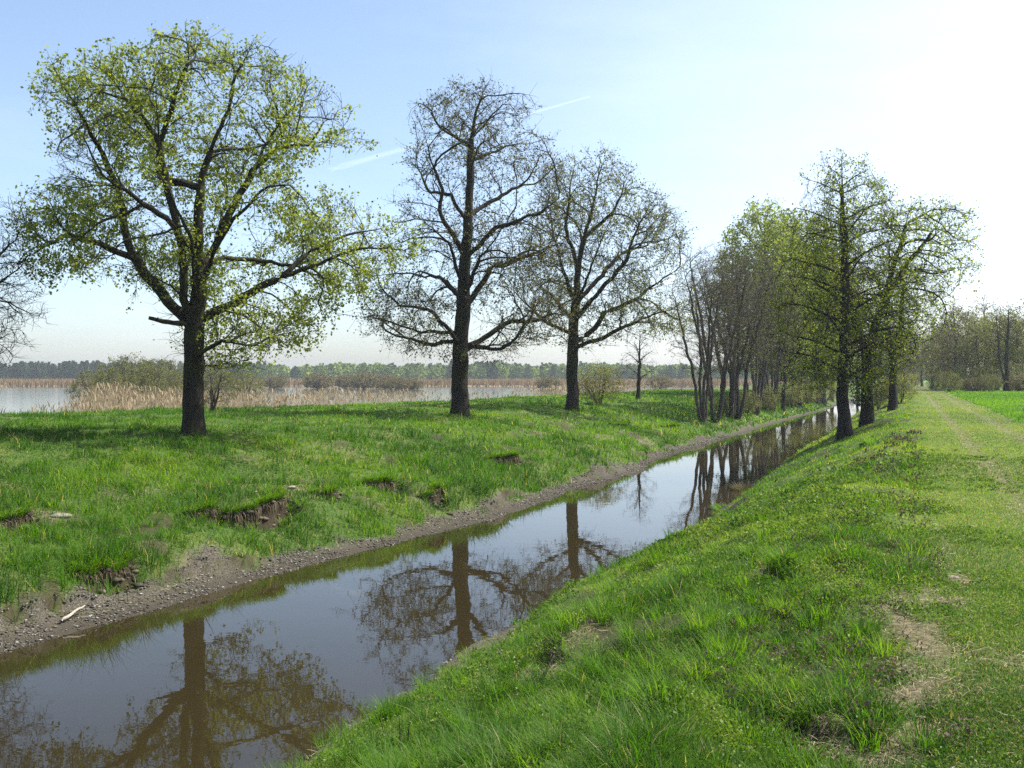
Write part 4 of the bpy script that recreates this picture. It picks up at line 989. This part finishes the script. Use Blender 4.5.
def nettles():
    x, y = scatter(15000, 4, 32); s, t = to_st(x, y); b, mu, mo, cr = masks(x, y)
    kp = (t > -3.2) & (t < .25) & (fbm2(x * .8, y * .8, 231) + .35 * np.exp(-((t + .35) / .7) ** 2) > .74) & (b < .5)
    x, y = x[kp], y[kp]; z = height(x, y); D = np.hypot(x, y); n = len(x); m = 9
    u = np.tile(np.linspace(.15, 1, m), (n, 1)); h = R.uniform(.05, .11, n)[:, None]
    a = R.uniform(0, 6.28, (n, m)); r_ = .028 * (1.15 - .6 * u) * (1 + .03 * D[:, None])
    c = np.stack([x[:, None] + r_ * np.cos(a), y[:, None] + r_ * np.sin(a), z[:, None] + u * h], -1).reshape(-1, 3)
    hue = np.where(u > .62, R.uniform(.6, 1, (n, m)), R.uniform(0, .55, (n, m))).ravel()
    lv, lq, lh = leaves(c, (np.repeat(np.maximum(.022, .0025 * D), m) * R.uniform(.7, 1.2, n * m)), hue)
    tag(make_mesh('dead_nettle', lv, quads=lq, mat=M['nettle'], attrs=dict(hue=lh)), 'dark purplish dead-nettle patches in the grass of the near bank', 'weeds', kind='stuff')
nettles()
# pale stones and clods one can point at
def rock(px, py, size, lab, stops, name='stone'):
    p = hit(px, py); o = stones(name, np.array([0.]), np.array([0.]), np.array([size]), stops, .45, -.02)
    me = o.data; co = np.zeros(len(me.vertices) * 3); me.vertices.foreach_get('co', co); co = co.reshape(-1, 3); co[:, 2] -= ground_at(0, 0); me.vertices.foreach_set('co', co.astype(np.float32).ravel()); me.update()
    o.location = p; mod = o.modifiers.new('round', 'SUBSURF'); mod.levels = 1; mod.render_levels = 1
    tag(o, lab, 'stone'); return o
pale = [(0, (.22, .195, .155)), (1, (.34, .31, .26))]
rock(953, 578, .06, 'pale grey stone in the worn grass at the path edge', pale); rock(966, 584, .045, 'flat brownish stone right beside the pale grey one on the path', [(0, (.36, .24, .13)), (1, (.4, .28, .16))]); rock(1009, 590, .03, 'small white stone lying alone in the mown path', pale)
rock(222, 494, .13, 'pale stone on the far bank above the left slump', pale); rock(256, 492, .09, 'small pale stone on the far bank above the dark slump', pale); rock(292, 488, .16, 'long pale clod at the top right of the dark slump', pale); rock(60, 517, .2, 'grey flat clod in the grass at the far left bank', [(0, (.2, .18, .15)), (1, (.25, .23, .2))], 'clod'); rock(603, 440, .25, 'pale clod on the far bank above the mud spit', pale, 'clod')
rock(618, 764, .02, 'tiny white stone at the bottom edge of the near bank', pale)
def stick(pts, r, lab, mat, name='stick', cat='stick'):
    sk = Skel(); sk.poly(pts, .06, jit=.012); p = np.array(sk.pos); par = np.array(sk.par); n = len(p)
    V, Q = tubes(p - p[0], par, np.linspace(r, r * .4, n), np.arange(n, 0, -1.0), np.ones(n, bool), 7, .05)
    o = make_mesh(name, V, quads=Q, mat=mat, smooth=True); o.location = p[0]; tag(o, lab, cat); return o
M['drift'] = bark_mat('driftwood', (.38, .33, .26), (.55, .5, .42), 20)
M['dark_stick'] = bark_mat('dark_stick', (.03, .025, .02), (.07, .055, .04), 20)
up = lambda p, h: p + np.array([0, 0, h])
a, b = hit(60, 625), hit(84, 615)
stick([up(a, .05), up((a + b) / 2, .07), up(b, .12)], .03, 'bleached driftwood stick lying on the mud at the far waterline', M['drift'], 'driftwood')
a, b = hit(543, 680), hit(563, 664); stick([up(a, 0), up((a + b) / 2, .12), up(b, .22)], .008, 'dark bent twig sticking out of the near bank grass', M['dark_stick'])
for px, py, dx, hh, lab in [(401, 756, -.02, .22, 'short dark dead stalk in the grass at the bottom of the frame'), (407, 754, .015, .20, 'second dark dead stalk right of the short one'), (385, 742, -.03, .16, 'lone dark stalk left of the pair of dead stalks'), (200, 560, .25, .55, 'pale dead stalk leaning on the far bank below the slump')]:
    a = hit(px, py); stick([a, a + np.array([dx * .5, 0, hh * .5]), a + np.array([dx, 0, hh])], .006 if hh < .5 else .012, lab, M['dark_stick' if hh < .5 else 'drift'], 'dead_stalk', 'stalk')
# dark sedge clump at the waterline
p = hit(742, 494); n = 260; a = R.uniform(0, 6.28, n); r_ = .22 * np.sqrt(R.random(n))
v, q, tr_, hu = blades(np.stack([p[0] + r_ * np.cos(a), p[1] + r_ * np.sin(a), np.full(n, p[2] - .05)], 1) - p, R.uniform(.25, .5, n), np.full(n, .02), R.uniform(.2, 1, n), a, R.uniform(0, .25, n), 3)
o = make_mesh('sedge_clump', v, q, tr_, M['brown_leaf'], attrs=dict(hue=hu)); o.location = p; tag(o, 'dark brown sedge clump at the near waterline', 'plant')

# ------------------------------------------------------------------ light, sky, air
SUN_AZ, SUN_EL = 70, 56
d = Vector((math.sin(rad(SUN_AZ)) * math.cos(rad(SUN_EL)), math.cos(rad(SUN_AZ)) * math.cos(rad(SUN_EL)), math.sin(rad(SUN_EL))))
L = bpy.data.lights.new('sun', 'SUN'); L.energy = 4.7; L.angle = rad(.5); L.color = (1, .95, .86)
lo = bpy.data.objects.new('sun', L); COL.objects.link(lo); lo.rotation_euler = d.to_track_quat('Z', 'Y').to_euler(); lo.location = d * 60
w = bpy.data.worlds.new('World'); scene.world = w; w.use_nodes = True
nt = w.node_tree; nt.nodes.clear()
out = nt.nodes.new('ShaderNodeOutputWorld'); bg = nt.nodes.new('ShaderNodeBackground'); bg.inputs['Strength'].default_value = .115
sky = nt.nodes.new('ShaderNodeTexSky'); sky.sky_type = 'NISHITA'; sky.sun_disc = False; sky.sun_elevation = rad(SUN_EL); sky.sun_rotation = rad(SUN_AZ); sky.altitude = 0; sky.air_density = 1.0; sky.dust_density = 1.5; sky.ozone_density = 1.0
def N_add(nt, sock):        # east-west component of the direction, brought to 0..1: weights a white glow painted over the thin cloud veil on the sun side
    n = N(nt, 'ShaderNodeMath', operation='MULTIPLY_ADD'); nt.links.new(sock, n.inputs[0]); n.inputs[1].default_value = .75; n.inputs[2].default_value = .55; n.use_clamp = True
    return n.outputs[0]
tc = nt.nodes.new('ShaderNodeTexCoord')
mp = N(nt, 'ShaderNodeMapping'); mp.inputs['Scale'].default_value = (1.2, 1.2, 5); mp.inputs['Rotation'].default_value = (0, .15, 0); nt.links.new(tc.outputs['Generated'], mp.inputs[0])
cl = noise(nt, 2.2, 7, .62, mp.outputs[0])
veil = ramp(nt, [(.45, (0, 0, 0)), (.85, (.14, .14, .14))], cl)
sp_ = nt.nodes.new('ShaderNodeSeparateXYZ'); nt.links.new(tc.outputs['Generated'], sp_.inputs[0])
low = ramp(nt, [(.0, (1, 1, 1)), (.25, (0, 0, 0))], sp_.outputs[2])
tint = mixc(nt, low, (1, 1, 1), (.93, 1.0, 1.16))
mul = nt.nodes.new('ShaderNodeMix'); mul.data_type = 'RGBA'; mul.blend_type = 'MULTIPLY'; mul.inputs[0].default_value = 1
nt.links.new(sky.outputs[0], mul.inputs[6]); nt.links.new(tint, mul.inputs[7])
gl = ramp(nt, [(.5, (0, 0, 0)), (.95, (.36, .36, .36))], N_add(nt, sp_.outputs[0]))
ad = nt.nodes.new('ShaderNodeMath'); ad.operation = 'ADD'; ad.use_clamp = True; nt.links.new(veil, ad.inputs[0]); nt.links.new(gl, ad.inputs[1]); veil = ad.outputs[0]
c = mixc(nt, veil, mul.outputs[2], (7.0, 7.2, 7.5))
nt.links.new(c, bg.inputs['Color']); nt.links.new(bg.outputs[0], out.inputs[0])
# contrail: a long thin streak of ice cloud high up
A, B = P(330, 170, 9000), P(590, 97, 8200)
sk = Skel(); sk.poly([A, B], 120, jit=1.5); p = np.array(sk.pos); n = len(p)
V, Q = tubes(p - p[0], np.array(sk.par), np.linspace(30, 8, n), np.arange(n, 0, -1.0), np.ones(n, bool), 10)
m, nt, out = new_mat('ice_cloud')
lw = N(nt, 'ShaderNodeLayerWeight', Blend=.5); ti = N(nt, 'ShaderNodeBsdfTransparent'); df = N(nt, 'ShaderNodeBsdfDiffuse'); df.inputs['Color'].default_value = (.95, .95, .95, 1); tl_ = N(nt, 'ShaderNodeBsdfTranslucent'); tl_.inputs['Color'].default_value = (.95, .95, .95, 1)
m1 = N(nt, 'ShaderNodeAddShader'); nt.links.new(df.outputs[0], m1.inputs[0]); nt.links.new(tl_.outputs[0], m1.inputs[1])
mm = N(nt, 'ShaderNodeMath', operation='MULTIPLY_ADD'); nt.links.new(lw.outputs['Facing'], mm.inputs[0]); mm.inputs[1].default_value = -.036; mm.inputs[2].default_value = .036
m2 = N(nt, 'ShaderNodeMixShader'); nt.links.new(mm.outputs[0], m2.inputs[0]); nt.links.new(ti.outputs[0], m2.inputs[1]); nt.links.new(m1.outputs[0], m2.inputs[2]); nt.links.new(m2.outputs[0], out.inputs[0])
o = make_mesh('contrail', V, quads=Q, mat=m, smooth=True); o.location = p[0]; tag(o, 'thin white vapour trail crossing the sky behind the oaks', 'contrail')

HAZE = 0.00025
if HAZE > 0:
    bpy.ops.mesh.primitive_cube_add(size=1)
    hz = bpy.context.object; hz.name = 'haze'; hz.scale = (14000, 14000, 24); hz.location = (0, 0, -4 + 12)
    m, nt, out = new_mat('haze'); pv = N(nt, 'ShaderNodeVolumePrincipled'); pv.inputs['Color'].default_value = (.86, .92, 1, 1); pv.inputs['Density'].default_value = HAZE; pv.inputs['Anisotropy'].default_value = .2
    nt.links.new(pv.outputs[0], out.inputs['Volume']); hz.data.materials.append(m); tag(hz, kind='stuff')

cam = bpy.data.cameras.new('camera'); cam.sensor_width = 36; cam.lens = 36 * F / 1024; cam.clip_end = 40000; cam.clip_start = .05
co = bpy.data.objects.new('camera', cam); COL.objects.link(co); co.location = (0, 0, EYE); co.rotation_euler = (rad(90) - math.atan((384 - HY) / F), 0, 0)
scene.camera = co
scene.view_settings.view_transform = 'Standard'; scene.view_settings.look = 'None'; scene.view_settings.exposure = 1.0; scene.view_settings.gamma = 1
scene.cycles.max_bounces = 6; scene.cycles.transparent_max_bounces = 6; scene.cycles.diffuse_bounces = 3; scene.cycles.glossy_bounces = 3; scene.cycles.transmission_bounces = 4; scene.cycles.volume_bounces = 0
scene.cycles.use_denoising = False
print('done', time.time() - T0)
